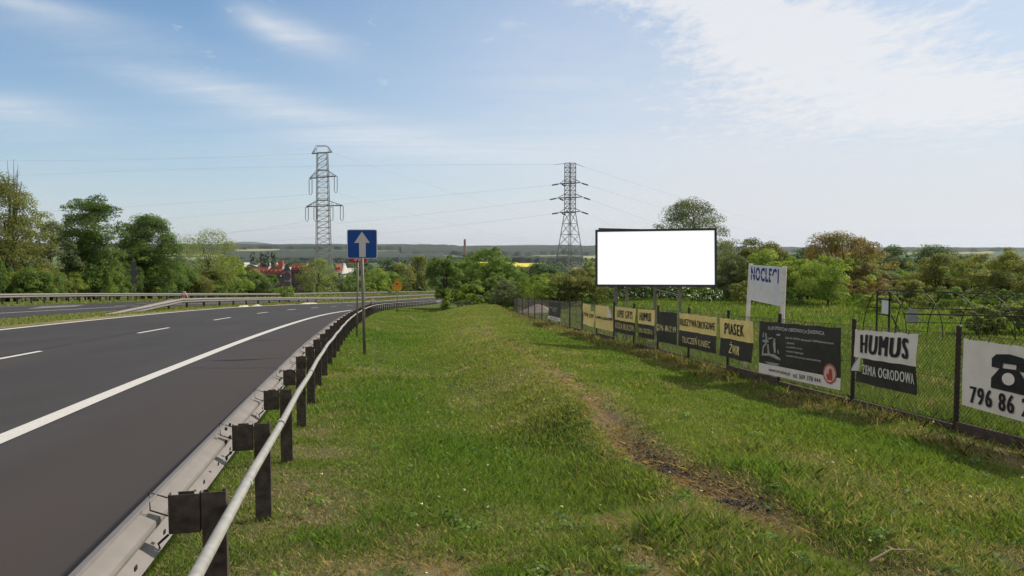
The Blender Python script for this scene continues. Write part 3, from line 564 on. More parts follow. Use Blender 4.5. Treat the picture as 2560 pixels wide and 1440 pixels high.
for y0_, y1_ in zip(fy[:-1], fy[1:]):
    p0 = Vector((float(XF(y0_)), y0_, float(base(y0_)))); p1 = Vector((float(XF(y1_)), y1_, float(base(y1_)))); ln = (p1-p0).length; d_ = (p1-p0)/ln; up = Vector((0, 0, 1)); H = 1.16; z0 = .12
    wdt = .0052 if y0_ < 25 else .006; nn = Vector((-d_.y, d_.x, 0)); st = cp if y0_ < 22 else cp*1.6
    for sg in (1, -1):
        s_ = -H
        while s_ < ln:
            a0 = max(0, -s_); a1 = min(H, ln-s_)
            if a1 > a0+.02:
                (lambda A, B: me_.tube([A, B], wdt/2, 3, 0, False))(p0+d_*((s_+a0) if sg > 0 else ln-(s_+a0))+up*(z0+a0), p0+d_*((s_+a1) if sg > 0 else ln-(s_+a1))+up*(z0+a1))
            s_ += st
    for h in (z0+H, .7, z0+.02): tw.tube([p0+up*h, (p0+p1)/2+up*(h-.012), p1+up*h], .0035, 4)
    hh = .12+.04*math.sin(y0_); ang = math.atan2(d_.x, d_.y)
    pl.box((p0+p1)/2+up*(.5*hh-.12), (.05, ln-.05, hh+.24), Euler((math.asin(d_.z), 0, -ang)))
me_.build('wire_mesh', M['wire'], fence); tw.build('tension_wires', M['wire'], fence); pl.build('concrete_plinth', M['conc'], fence)
# ------------------------------------------------------------------ banners on the fence
def zat(px, py, X, Y): rx, r2, rz = ray(px, py); return CZ+Y*rz/r2
def banner_fn(xl, tl, bl, xr, tr2, br, amp=.010, seed=0):
    yl, yr_ = fy_of_px(xl), fy_of_px(xr); Xl, Xr = float(XF(yl)), float(XF(yr_)); zt0, zb0 = zat(xl, tl, Xl, yl), zat(xl, bl, Xl, yl); zt1, zb1 = zat(xr, tr2, Xr, yr_), zat(xr, br, Xr, yr_)
    dv = Vector((Xr-Xl, yr_-yl, 0)).normalized(); nrm = Vector((dv.y, -dv.x, 0))
    if nrm.x > 0: nrm = -nrm
    def fn(s, t_, e=0.):
        y = yl+(yr_-yl)*s; X = float(XF(y)); z0 = zb0+(zb1-zb0)*s; z1 = zt0+(zt1-zt0)*s
        wv = amp*(math.sin(s*9+seed)+.7*math.sin(s*17+t_*4+seed*2)+.6*math.sin(t_*7+seed))*(.35+.65*min(1, abs(1-t_)*2+.2))
        sag = .012*math.sin(s*math.pi*4)**2*t_
        return Vector((X, y, z0+(z1-z0)*t_-sag))+nrm*(.052+wv+e)
    return fn, abs(yr_-yl)
def banner(label, corners, bands, texts, seed=0, skip=None, extra=None, name='banner', amp=.014):
    fn, ln = banner_fn(*corners, seed=seed, amp=amp); o = empty(name, fn(.5, 0), label, 'banner', 'advertising banners tied to the chain link fence')
    nx_, nz = 28, 14; mb = MB(); V = [fn(i/nx_, j/nz) for j in range(nz+1) for i in range(nx_+1)]; Fc = []; Mi = []
    for (t0, t1, mi) in bands:
        j0, j1 = t0, t1; V = [fn(i/nx_, j0+(j1-j0)*j/nz) for j in range(nz+1) for i in range(nx_+1)]
        Fq = [(j*(nx_+1)+i, j*(nx_+1)+i+1, (j+1)*(nx_+1)+i+1, (j+1)*(nx_+1)+i) for j in range(nz) for i in range(nx_) if not (skip and skip((i+.5)/nx_, j0+(j1-j0)*(j+.5)/nz))]
        mb.add(V, Fq, mi)
    mb.build('cloth', [M['ylw'], M['blk'], M['bwh'], M['bpink']], o, smooth=True)
    for (s, s0, s1, t0, t1, mt, bold) in texts: g_ = MB(); put_text(g_, s, lambda a, b_: fn(a, b_, .008), s0, s1, t0, t1, bold*3, space=1+bold*5); g_.build('lettering', M[mt], o)
    if extra: extra(o, fn)
    return o
def ties(o, fn, n=6):
    mb = MB()
    for k in range(n): s = (k+.3)/n; mb.bar(fn(s, .985, .006), fn(s+.003, 1.05, -.02), .008)
    mb.build('ties', M['ink'], o)
def circ(cx_, cy_, rx, ry_, n=20, a0=0): return [(cx_+rx*math.cos(a0+2*math.pi*i/n), cy_+ry_*math.sin(a0+2*math.pi*i/n)) for i in range(n)]
def klub_art(o, fn):
    mb = MB(); f = lambda a, b_: fn(a, b_, .009)      # figures around a table, drawn as loose grey shapes
    rr_ = random.Random(5)
    for P in ([(.05, .38), (.06, .52), (.10, .60), (.12, .59), (.075, .50), (.07, .38)], [(.13, .38), (.12, .58), (.14, .58), (.155, .40)], [(.04, .34), (.16, .36), (.30, .30), (.31, .34), (.22, .40), (.12, .40), (.05, .38)],
              [(.20, .58), (.21, .70), (.235, .70), (.24, .44), (.215, .42)], [(.24, .78), (.30, .80), (.31, .77), (.27, .75)], [(.13, .70), (.20, .72), (.19, .69), (.14, .67)], [(.055, .70), (.065, .80), (.08, .79), (.075, .70)], [(.10, .66), (.09, .78), (.11, .79), (.125, .66)],
              [(.09, .24), (.30, .24), (.26, .20), (.14, .20)], [(.27, .42), (.26, .48), (.28, .50), (.285, .42)]):
        put_poly(mb, P, f)
    put_poly(mb, circ(.10, .63, .045, .03), f)
    mb.build('table_scene_print', mat('grey_print', (.34, .33, .32), .6, 0, .4, 30), o)
    mb = MB(); put_poly(mb, circ(.895, .235, .068, .165, 28), lambda a, b_: fn(a, b_, .010)); mb.build('round_emblem', mat('emblem_ground', (.62, .42, .36), .6), o)
    mb = MB(); g2 = lambda a, b_: fn(a, b_, .0125)
    for i in range(28):
        a, b2 = 2*math.pi*i/28, 2*math.pi*(i+1)/28
        mb.add([g2(.895+k*math.cos(q_)*.068, .235+k*math.sin(q_)*.165) for k, q_ in ((.97, a), (.97, b2), (.84, b2), (.84, a))], [(0, 1, 2, 3)])
    put_poly(mb, [(.875, .13), (.925, .13), (.925, .22), (.915, .31), (.90, .33), (.885, .29), (.885, .22), (.872, .24), (.862, .22)], g2); mb.build('emblem_mark', mat('emblem_red', (.45, .06, .04), .6), o); ties(o, fn, 9)
def fold(o, fn, P, mt, nm='folded_corner'):
    mb = MB(); mb.add([fn(a, b_, .02+.01*i) for i, (a, b_) in enumerate(P)], [tuple(range(len(P)))]); mb.build(nm, M[mt], o)
Y2 = [(0., .48, 1), (.48, 1., 0)]
banner('small black banner with white strip at its foot, the farthest one on the fence', (1374, 755, 797, 1404, 757, 805), [(0, .2, 2), (.2, 1, 1)],
       [('Klub strzelecki', .12, .8, .66, .74, 'inkw', 0), ('szkolenia', .3, .7, .56, .62, 'inkw', 0), ('imprezy', .3, .65, .47, .53, 'inkw', 0), ('509 378 444', .15, .8, .06, .14, 'ink', 0)], 1)
banner('narrow plain yellow banner with creased top and a black phone number', (1461.7, 758, 809, 1486.5, 763, 818), [(0, 1, 0)], [('796 86 22 99', .08, .95, .40, .58, 'ink', .02)], 2, skip=lambda s, t_: t_ > .72 and s > .80, amp=.025)
banner('plain yellow banner with its upper right corner folded down white', (1492, 762, 819, 1535.5, 767, 829), [(0, 1, 0)], [('KAMIEŃ OGRODOWY', .03, .97, .42, .57, 'ink', .02)], 3, skip=lambda s, t_: (s-.72)/.28 > (1.02-t_)/.45 if t_ > .55 else False,
       extra=lambda o, fn: fold(o, fn, [(.76, .99), (.99, .56), (.74, .54)], 'bwh'))
banner('yellow over black banner reading ŁUPEK GRYS and KOSTKA BRUKOWA', (1540, 765, 829, 1593, 771.5, 841), [(0., .48, 1), (.48, 1., 0)], [('ŁUPEK GRYS', .12, .86, .60, .88, 'ink', .010), ('KOSTKA BRUKOWA', .04, .96, .15, .38, 'inky', .010)], 4)
banner('yellow over black banner reading HUMUS and ZIEMIA OGRODOWA', (1598, 771.5, 841, 1641, 775.5, 850.5), Y2, [('HUMUS', .14, .80, .60, .89, 'ink', .03), ('ZIEMIA OGRODOWA', .05, .95, .17, .34, 'inky', .010)], 5)
def ring(o, fn):
    mb = MB(); f = lambda a, b_: fn(a, b_, .008)
    for i in range(18):
        a, b2 = 2*math.pi*i/18, 2*math.pi*(i+1)/18; mb.add([f(.09+k*math.cos(q_)*.075, .47+k*math.sin(q_)*.115) for k, q_ in ((1, a), (1, b2), (.78, b2), (.78, a))], [(0, 1, 2, 3)])
    put_poly(mb, [(.055, .53), (.07, .53), (.085, .44), (.125, .42), (.12, .39), (.075, .40)], f); mb.build('handset_symbol', M['inky'], o)
banner('plain black banner with a yellow phone number and handset symbol', (1646, 778, 852, 1697.5, 781.5, 863), [(0, 1, 1)], [('796 86 22 99', .18, .97, .38, .56, 'inky', .02)], 6, extra=ring)
banner('long yellow over black banner reading KRUSZYWA DROGOWE and TŁUCZEŃ KLINIEC', (1703, 781.7, 864, 1796, 792.5, 884.6), Y2, [('KRUSZYWA DROGOWE', .02, .97, .63, .84, 'ink', .010), ('TŁUCZEŃ KLINIEC', .11, .87, .13, .37, 'inky', .010)], 7, extra=lambda o, fn: ties(o, fn, 4))
banner('yellow over black banner reading PIASEK and ŻWIR', (1806, 794, 888, 1886, 803.5, 908), Y2, [('PIASEK', .16, .78, .60, .89, 'ink', .03), ('ŻWIR', .30, .66, .12, .42, 'inky', .03)], 8, extra=lambda o, fn: ties(o, fn, 3))
kt = [('KLUB SPORTÓW OBRONNYCH ŚWIDNICA', .13, .83, .86, .945, 'inkw', .0), ('Klub dla strzelców sportowych i kolekcjonerów broni:', .38, .93, .715, .765, 'inkw', 0), ('• szkolenia', .38, .49, .635, .675, 'inkw', 0), ('• pozwolenia na broń', .38, .585, .555, .60, 'inkw', 0), ('• imprezy integracyjne', .38, .60, .475, .52, 'inkw', 0), ('• strzelanie jako prezent okolicznościowy', .38, .80, .395, .445, 'inkw', 0), ('www.strzelam.pl', .15, .44, .045, .135, 'ink', 0), ('tel. 509 378 444', .48, .80, .05, .13, 'ink', 0)]
banner('large black banner of a sports club with a white strip and round red emblem', (1904, 802, 930.6, 2108.5, 819.6, 975.5), [(0, .19, 2), (.19, 1, 1)], kt, 9, extra=klub_art, amp=.006)
def humus_fold(o, fn): fold(o, fn, [(.13, .52), (.10, .22), (-.01, .20), (.04, .34)], 'wboard'); ties(o, fn, 5)
banner('torn white over black banner reading HUMUS with its lower left corner flapped over', (2142, 822.5, 952, 2300, 834.4, 989), [(0, .47, 1), (.47, 1, 2)], [('HUMUS', .12, .86, .57, .92, 'ink', .05), ('ZIEMIA OGRODOWA', .14, .96, .17, .35, 'inkw', .03)], 10,
       skip=lambda s, t_: t_ < .46 and s < .14 and (s < .02 or t_ > .16+s*0.5), extra=humus_fold)
def phone_art(o, fn):
    mb = MB(); f = lambda a, b_: fn(a, b_, .012)
    put_poly(mb, [(.30, .66), (.30, .78), (.34, .85), (.46, .87), (.58, .85), (.62, .78), (.62, .66), (.55, .66), (.54, .74), (.38, .74), (.37, .66)], f)
    put_poly(mb, [(.38, .75), (.40, .75), (.40, .67), (.52, .67), (.52, .75), (.54, .75), (.545, .66), (.63, .50), (.63, .36), (.30, .36), (.30, .50), (.375, .66)], f)
    mb.build('telephone_symbol', M['ink'], o); mb = MB(); put_poly(mb, circ(.46, .53, .055, .085), lambda a, b_: fn(a, b_, .017)); mb.build('dial', M['bwh'], o); ties(o, fn, 5)
banner('large white banner with a black telephone symbol and phone number at the right edge', (2414, 845, 1011, 2700, 884, 1090), [(0, 1, 2)], [('796 86 22 99', .10, .92, .07, .32, 'ink', .045)], 12, extra=phone_art, amp=.004)
# ------------------------------------------------------------------ white lodging sign
def noclegi():
    Yl, Yr = 16.6, 14.9; tl, tr3, bl, br = at(1874, 662, Yl), at(1955, 668, Yr), at(1872, 749, Yl), at(1952, 766, Yr); o = empty('sign_board', (tl.x, Yl, float(base(Yl))), 'weathered white board on two white posts with broken blue letters NOCLEGI', 'sign')
    fn = lambda a, b_, e=0.: (bl*(1-a)+br*a)*(1-b_)+(tl*(1-a)+tr3*a)*b_+Vector((-.9, -.43, 0))*e
    mb = MB(); mb.prism([fn(0, 0), fn(1, 0), fn(1, 1), fn(0, 1)], (.9, .43, 0), .02); mb.build('panel', M['wboard'], o)
    V, Fc = text_geo('NOCLEGI', .03, 1.12); mb = MB(); bmx = []
    def skipf(f):
        c_ = np.mean([V[i] for i in f], 0); return False
    import bmesh
    bm = bmesh.new(); vs = [bm.verts.new((v[0], v[1], 0)) for v in V]
    for f in Fc:
        try: bm.faces.new([vs[i] for i in f])
        except ValueError: pass
    for z0_, z1_, x0_ in ((.44, .51, 0),):      # a strip of the letters has peeled off
        for z_ in (z0_, z1_): bmesh.ops.bisect_plane(bm, geom=bm.verts[:]+bm.edges[:]+bm.faces[:], plane_co=(0, z_, 0), plane_no=(.04, 1, 0))
    for x_ in (.735, .935): bmesh.ops.bisect_plane(bm, geom=bm.verts[:]+bm.edges[:]+bm.faces[:], plane_co=(x_, 0, 0), plane_no=(1, 0, 0))
    kill = [f for f in bm.faces if (.43 < f.calc_center_median().y-.0 < .53 and f.calc_center_median().x < .935) or (f.calc_center_median().y < .53 and .735 < f.calc_center_median().x < .935)]
    bmesh.ops.delete(bm, geom=kill, context='FACES'); bm.verts.index_update()
    mb.add([fn(.06+.86*v.co.x, .57+.38*v.co.y, .006) for v in bm.verts], [tuple(v.index for v in f.verts) for f in bm.faces]); bm.free(); mb.build('lettering', M['inkb'], o)
    for (tp_, bpx, Y) in (((1877, 659), 1866, Yl+.05), ((1961, 666), 1955, Yr-.03)):
        T = at(tp_[0], tp_[1], Y); Bx = at(bpx, 860, Y).x; B = Vector((Bx-.03, Y+.02, float(base(Y))-.1)); d_ = (T-B); R = d_.to_track_quat('Z', 'Y').to_matrix()
        mb = MB(); mb.box((T+B)/2+Vector((.02, .05, 0)), (.085, .085, d_.length), R); mb.build('post', M['wpost'], o)
noclegi()
# ------------------------------------------------------------------ billboard
def billboard():
    Yl, Yr = 25.3, 24.3; C4 = [at(1488.5, 716.5, Yl), at(1793, 717.5, Yr), at(1792, 570, Yr), at(1488.5, 574.5, Yl)]
    o = empty('billboard', ((C4[0].x+C4[1].x)/2, 24.9, float(base(25))), 'large blank white billboard in a dark grey frame on grey steel legs behind the fence', 'billboard')
    ax = (C4[1]-C4[0]).normalized(); nrm = ax.cross(Vector((0, 0, 1))).normalized()
    if nrm.y > 0: nrm = -nrm
    def P(a, b_, e=0.): return (C4[0]*(1-a)+C4[1]*a)*(1-b_)+(C4[3]*(1-a)+C4[2]*a)*b_+nrm*e
    fw, fh = .020, .040; mb = MB()
    for Q4 in ([(0, 0), (1, 0), (1, fh), (0, fh)], [(0, 1-fh), (1, 1-fh), (1, 1), (0, 1)], [(0, fh), (fw, fh), (fw, 1-fh), (0, 1-fh)], [(1-fw, fh), (1, fh), (1, 1-fh), (1-fw, 1-fh)]):
        mb.prism([P(a, b_, -.06) for a, b_ in Q4], nrm, .09)
    mb.prism([P(a, b_, -.075) for a, b_ in ((.005, .005), (.995, .005), (.995, .995), (.005, .995))], nrm, .014); mb.build('frame', M['frame'], o)
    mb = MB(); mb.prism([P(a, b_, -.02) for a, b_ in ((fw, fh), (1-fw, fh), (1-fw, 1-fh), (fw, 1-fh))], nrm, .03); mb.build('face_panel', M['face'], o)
    # second board behind, turned away, its top edge shows at the upper left
    A = at(1497, 570, 26.2); B = at(1640, 573.5, 27.6); mb = MB(); mb.prism([A, B, Vector((B.x, B.y, B.z-1.75)), Vector((A.x, A.y, A.z-1.75))], (0, 1, 0), .10); mb.build('rear_board', M['frame'], o)
    for px, Y, w in ((1540, 26.6, .115), (1568, 25.25, .085), (1638.5, 26.9, .10), (1702, 24.75, .085)):
        t_ = at(px, 640, Y+.12); mb = MB(); mb.box((t_.x, Y+.14, (t_.z+float(base(Y))-.2)/2), (w, w, t_.z-float(base(Y))+.2)); mb.build('leg', M['leg'], o)
    mb = MB(); mb.tube([at(1640, 724, 26.8), at(1704, 740, 24.95)], .022, 6); mb.build('brace', M['leg'], o)
billboard()
# ------------------------------------------------------------------ polytunnel skeleton
def tunnel():
    o = empty('polytunnel_frame', (13.2, 27, float(base(27))), 'bare dark arched greenhouse skeleton with a doorway standing in the tall grass', 'greenhouse'); Yc = 27.; w = 1.62; zb = float(base(27.))
    ridge = lambda x: at(2216, 725, Yc).z-(x-13.2)*.035
    for k in range(7):
        x = 13.25+1.22*k; h = ridge(x)-zb; mb = MB(); P = []
        for i in range(17):
            a = math.pi*i/16; cy = math.cos(a); P.append((x+.03*math.sin(3*a), Yc-w*math.copysign(abs(cy)**.85, cy)*(1-.12*math.sin(a)), zb+.1+(h-.1)*math.sin(a)**.85 if 0 < i < 16 else G1(x, Yc-w*cy)-.05))
        mb.tube(P, .018, 6); mb.build('arch', M['dark'], o)
    x1 = 13.25+1.22*6+.4
    for yy, hz, r, nm in ((Yc, 1., .018, 'ridge_pipe'), (Yc-w*.86, .60, .028, 'side_rail'), (Yc-w*.95, .45, .014, 'side_rail'), (Yc+w*.86, .60, .02, 'side_rail')):
        mb = MB(); mb.tube([(x, yy, zb+(ridge(x)-zb)*hz) for x in np.linspace(13.25, x1, 8)], r, 6); mb.build(nm, M['dark'], o)
    x = 13.22
    for dy in (-.45, .45): mb = MB(); mb.box((x, Yc+dy, zb+.85), (.05, .05, 1.85)); mb.build('door_post', M['dark'], o)
    mb = MB(); mb.box((x, Yc, zb+1.5), (.05, .95, .05)); mb.build('lintel', M['dark'], o)
    mb = MB(); mb.box((x, Yc, zb+.95), (.05, .95, .05)); mb.build('lintel', M['dark'], o)
    mb = MB(); mb.box((x-.01, Yc-.18, zb+1.22), (.02, .5, .48)); mb.build('white_pane', M['wboard'], o)
    mb = MB(); mb.prism([(x+.35, Yc-.9, zb+.75), (x+.75, Yc-.9, zb+.70), (x+.78, Yc-.9, zb+1.12), (x+.45, Yc-.9, zb+1.28)], (0, 1, 0), .015); mb.build('loose_pane', mat('dusty_pane', (.28, .29, .30), .3), o)
    mb = MB(); mb.bar((x+.1, Yc-.4, zb+.95), (x+.35, Yc-.6, zb+.3), .04); mb.bar((x+.5, Yc-1.2, zb+1.0), (x+1.0, Yc-1.1, zb+.75), .02); mb.build('brace', M['dark'], o)
tunnel()

# ------------------------------------------------------------------ pylons and cables
def lattice(mb, c, rot, prof, z0, bays, w):
    """square mast: prof(z)->half width; c=(x,y)"""
    R = Matrix.Rotation(rot, 3, 'Z'); cor = lambda z, k: Vector((c[0], c[1], z))+R @ Vector((prof(z)*(1 if k in (0, 3) else -1), prof(z)*(1 if k < 2 else -1), 0))
    for za, zb_ in zip(bays[:-1], bays[1:]):
        for k in range(4):
            a, b_ = cor(za, k), cor(zb_, k); a2, b2 = cor(za, (k+1) % 4), cor(zb_, (k+1) % 4)
            mb.bar(a, b_, w*1.25); mb.bar(a, b2, w*.6); mb.bar(a2, b_, w*.6); mb.bar(b_, b2, w*.7)
def zpx(py, Y): return at(1280, py, Y).z
def pylon_left():
    Y = 200.; c = (at(808, 550, Y).x, Y); o = empty('pylon', (c[0], Y, G1(*c)), 'tall straight lattice pylon with hanging insulator strings, behind the trees by the blue sign', 'pylon', 'high voltage pylons')
    z = lambda p: zpx(p, Y); cxp = lambda px, py: at(px, py, Y); zt = z(382)
    prof = lambda zz: float(np.interp(zz, [G1(*c), z(660), z(600), z(500), z(366)], [2.6, 1.95, 1.72, 1.5, 1.25])); zg = G1(*c)-.5
    mb = MB(); bays = list(np.linspace(zg, z(640), 4))+list(np.linspace(z(640), z(382), 19))[1:]; lattice(mb, c, .38, prof, zg, bays, .115); mb.build('lattice_mast', M['pylon2'], o)
    def arm(py, pyt, l, r, tilt):
        mb = MB(); cz = z(py); C0 = Vector((c[0], Y, cz)); a, b_ = cxp(l, py+tilt), cxp(r, py-tilt); top = Vector((c[0], Y, z(pyt)))
        for s_ in (-1, 1):
            off = Vector((0, s_*1.0, 0)); aa = a+Vector((0, s_*.2, 0)); bb = b_+Vector((0, s_*.2, 0)); L0 = C0+off+Vector((-1.4, 0, 0)); R0 = C0+off+Vector((1.4, 0, 0)); TL = top+off+Vector((-1.3, 0, 0)); TR = top+off+Vector((1.3, 0, 0))
            mb.bar(aa, bb, .22); mb.bar(aa, TL, .12); mb.bar(bb, TR, .12); mb.bar(TL, TR, .12)
            for f in (.4, .7): mb.bar(aa.lerp(L0, f), aa.lerp(TL, f), .08); mb.bar(bb.lerp(R0, f), bb.lerp(TR, f), .08)
        mb.build('crossarm', M['pylon'], o)
    arm(382, 365, 780, 830, 2); arm(443, 426, 774, 841, 3); arm(515, 501, 766, 856, 1.5)
    for px, y0_, y1_ in ((776.5, 449, 483), (839.5, 441, 478), (767.5, 519, 549), (788.5, 519, 549), (829, 518, 548), (854.5, 515, 548)):
        mb = MB()
        for dx in (-.38, .38):
            P = [cxp(px, y0_)+Vector((dx, 0, 0)), cxp(px, y1_)+Vector((dx, 0, 0))]; mb.tube(P, .10, 6)
        a = cxp(px, y0_); b_ = cxp(px, y1_); mb.bar(a+Vector((-.38, 0, 0)), a+Vector((.38, 0, 0)), .1); mb.bar(b_+Vector((-.38, 0, 0)), b_+Vector((0, 0, -.5)), .1); mb.bar(b_+Vector((.38, 0, 0)), b_+Vector((0, 0, -.5)), .1)
        mb.build('insulator_string', M['ins'], o)
pylon_left()
def pylon_right():
    Y = 180.; c = (at(1425, 550, Y).x, Y); zg = G1(*c)-.5; o = empty('pylon', (c[0], Y, G1(*c)), 'lattice pylon with splayed legs and three crossarms to the left of the billboard', 'pylon', 'high voltage pylons'); z = lambda p: zpx(p, Y); cxp = lambda px, py: at(px, py, Y)
    prof = lambda zz: float(np.interp(zz, [zg, z(640), z(532), z(408)], [3.5, 2.15, .92, .92])); mb = MB()
    bays = list(np.linspace(zg, z(640), 4))+list(np.linspace(z(640), z(532), 5))[1:]+list(np.linspace(z(532), z(408), 12))[1:]; lattice(mb, c, .62, prof, zg, bays, .125); mb.build('lattice_mast', M['pylon'], o)
    for py, l, r in ((458, 1398, 1452), (494, 1393, 1457), (530, 1398, 1452)):
        mb = MB(); C0 = Vector((c[0], Y, z(py))); top = Vector((c[0], Y, z(py-11))); a, b_ = cxp(l, py+1.5), cxp(r, py-2)
        for s_ in (-1, 1):
            off = Vector((0, s_*.8, 0)); mb.bar(a, C0+off+Vector((-.9, 0, 0)), .16); mb.bar(b_, C0+off+Vector((.9, 0, 0)), .16); mb.bar(C0+off+Vector((-.9, 0, 0)), C0+off+Vector((.9, 0, 0)), .16); mb.bar(a, top+off+Vector((-.9, 0, 0)), .1); mb.bar(b_, top+off+Vector((.9, 0, 0)), .1)
        mb.build('crossarm', M['pylon'], o)
        for q0, q1, q2, q3 in ((l-2, py+2, l-18, py+5), (r+2, py, r+18, py+5), (l+6, py+3, l+16, py+7)):
            mb = MB(); mb.tube([cxp(q0, q1), cxp(q2, q3)], .17, 6); mb.build('insulator_string', M['ins2'], o)
    mb = MB(); mb.bar(cxp(1388, 411.5), cxp(1412, 408.5), .08); mb.bar(cxp(1438, 409), cxp(1460, 417), .08); mb.build('earth_wire_arm', M['pylon'], o)
pylon_right()
def wire(label, pts, sag=0., r=.013):
    P = []; n = 40; a, b_ = pts[0], pts[-1]
    A = at(*a); B = at(*b_); mid = at(*pts[1]) if len(pts) > 2 else None
    for i in range(n+1):
        t_ = i/n; p = A.lerp(B, t_); s_ = sag
        P.append(p+Vector((0, 0, -4*s_*t_*(1-t_))))
    mb = MB(); mb.tube(P, [r*(1+.0*i) for i in range(n+1)], 4, caps=False); tag(mb.build('overhead_cable', M['cable'], smooth=True), label, 'power cable', 'overhead cables between the pylons')
LP, RPn = 'the left pylon', 'the right pylon'
for lab, a, b_, sag in (
    ('thin cable running left from the top of '+LP, (780, 384, 200), (-300, 398, 210), 1.0),
    ('cable running left from the upper left insulators of '+LP, (776, 486, 200), (-300, 548, 230), .5),
    ('lowest cable running left from the lower left insulators of '+LP, (766, 553, 200), (300, 600, 300), 1.5),
    ('earth cable running far left from the top of '+RPn, (1388, 411, 180), (-300, 462, 300), -2.),
    ('highest conductor running left from '+RPn+' past the left one', (1380, 463, 180), (-200, 588, 330), 1.0),
    ('middle conductor running left from '+RPn, (1375, 498, 180), (200, 592, 330), 2.5),
    ('lower conductor running left from '+RPn, (1385, 534, 180), (500, 604, 330), 2.),
    ('thin cable falling right from the top of '+LP, (830, 382, 200), (1560, 590, 600), 3.),
    ('conductor falling right from the upper right insulators of '+LP, (840, 482, 200), (1420, 612, 620), 3.),
    ('conductor falling right from the lower right insulators of '+LP, (855, 552, 200), (1200, 622, 640), 4.),
    ('conductor falling right just under the blue sign top from '+LP, (829, 551, 200), (1150, 628, 640), 3.),
    ('earth cable falling right from the top of '+RPn, (1460, 417, 180), (2180, 614, 600), 3.),
    ('highest conductor falling right from '+RPn, (1470, 463, 180), (2260, 628, 560), 6.),
    ('middle conductor falling right from '+RPn, (1475, 499, 180), (2150, 640, 560), 8.),
    ('lowest conductor falling right from '+RPn+' behind the billboard', (1470, 535, 180), (1900, 640, 500), 7.)):
    wire(lab, (a, b_), sag)

# ------------------------------------------------------------------ trees and shrubs
def leaves(C, Rr, n, size, cols, rg, up=.35, flat=.85):
    """n leaf quads on clumps C (k,3) with radii Rr; returns verts, colours"""
    k = len(C); w_ = Rr**2; ci = rg.choice(k, n, p=w_/w_.sum()); d = rg.normal(size=(n, 3)); d /= np.linalg.norm(d, axis=1)[:, None]; d[:, 2] = np.where(d[:, 2] < -.3, -d[:, 2], d[:, 2])
    rad = Rr[ci]*rg.uniform(.45, 1.12, n)**.7; P = C[ci]+d*rad[:, None]*np.array([1, 1, flat])
    nr = d+rg.normal(size=(n, 3))*.55+np.array([0, 0, up]); nr /= np.linalg.norm(nr, axis=1)[:, None]
    a = np.cross(nr, rg.normal(size=(n, 3))); a /= np.linalg.norm(a, axis=1)[:, None]+1e-9; b_ = np.cross(nr, a)
    s_ = size*rg.uniform(.6, 1.35, n)[:, None]; a = a*s_; b_ = b_*s_*.62
    V = np.stack([P-a, P-b_*.9, P+a, P+b_*.9], 1).reshape(-1, 3)
    cl = np.asarray(cols); cc = cl[rg.integers(0, len(cl), k)][ci]; mixc = cl[rg.integers(0, len(cl), n)]; cc = cc*.6+mixc*.4; cc = 2.4*cc*rg.uniform(.7, 1.3, n)[:, None]*(.75+.5*rg.random(k)[ci])[:, None]
    return V, np.repeat(cc, 4, 0)
GREEN = dict(
    dark=[(.040, .066, .018), (.052, .080, .021), (.034, .055, .017)], mid=[(.056, .086, .022), (.072, .106, .026), (.046, .074, .021)], lime=[(.088, .118, .024), (.072, .108, .022), (.105, .128, .03)],
    olive=[(.075, .082, .026), (.095, .10, .032), (.06, .07, .024)], willow=[(.084, .102, .034), (.10, .115, .042), (.072, .088, .03)], russet=[(.098, .074, .036), (.072, .072, .028), (.11, .080, .042)], grey=[(.055, .068, .035), (.075, .085, .05), (.045, .06, .03)], far=[(.03, .05, .025), (.04, .062, .03), (.035, .055, .03)])
TN = [0]; _q = RP(np.full(9000, 30.5), tys); _qp = proj(_q[:, 0], _q[:, 1], _q[:, 2])[0]; cx0_ = lambda a, b_: (a+b_)/2
def yfar(px): return float(np.interp(px, _qp, tys))
G_L = 'trees along the far guardrail on the left'
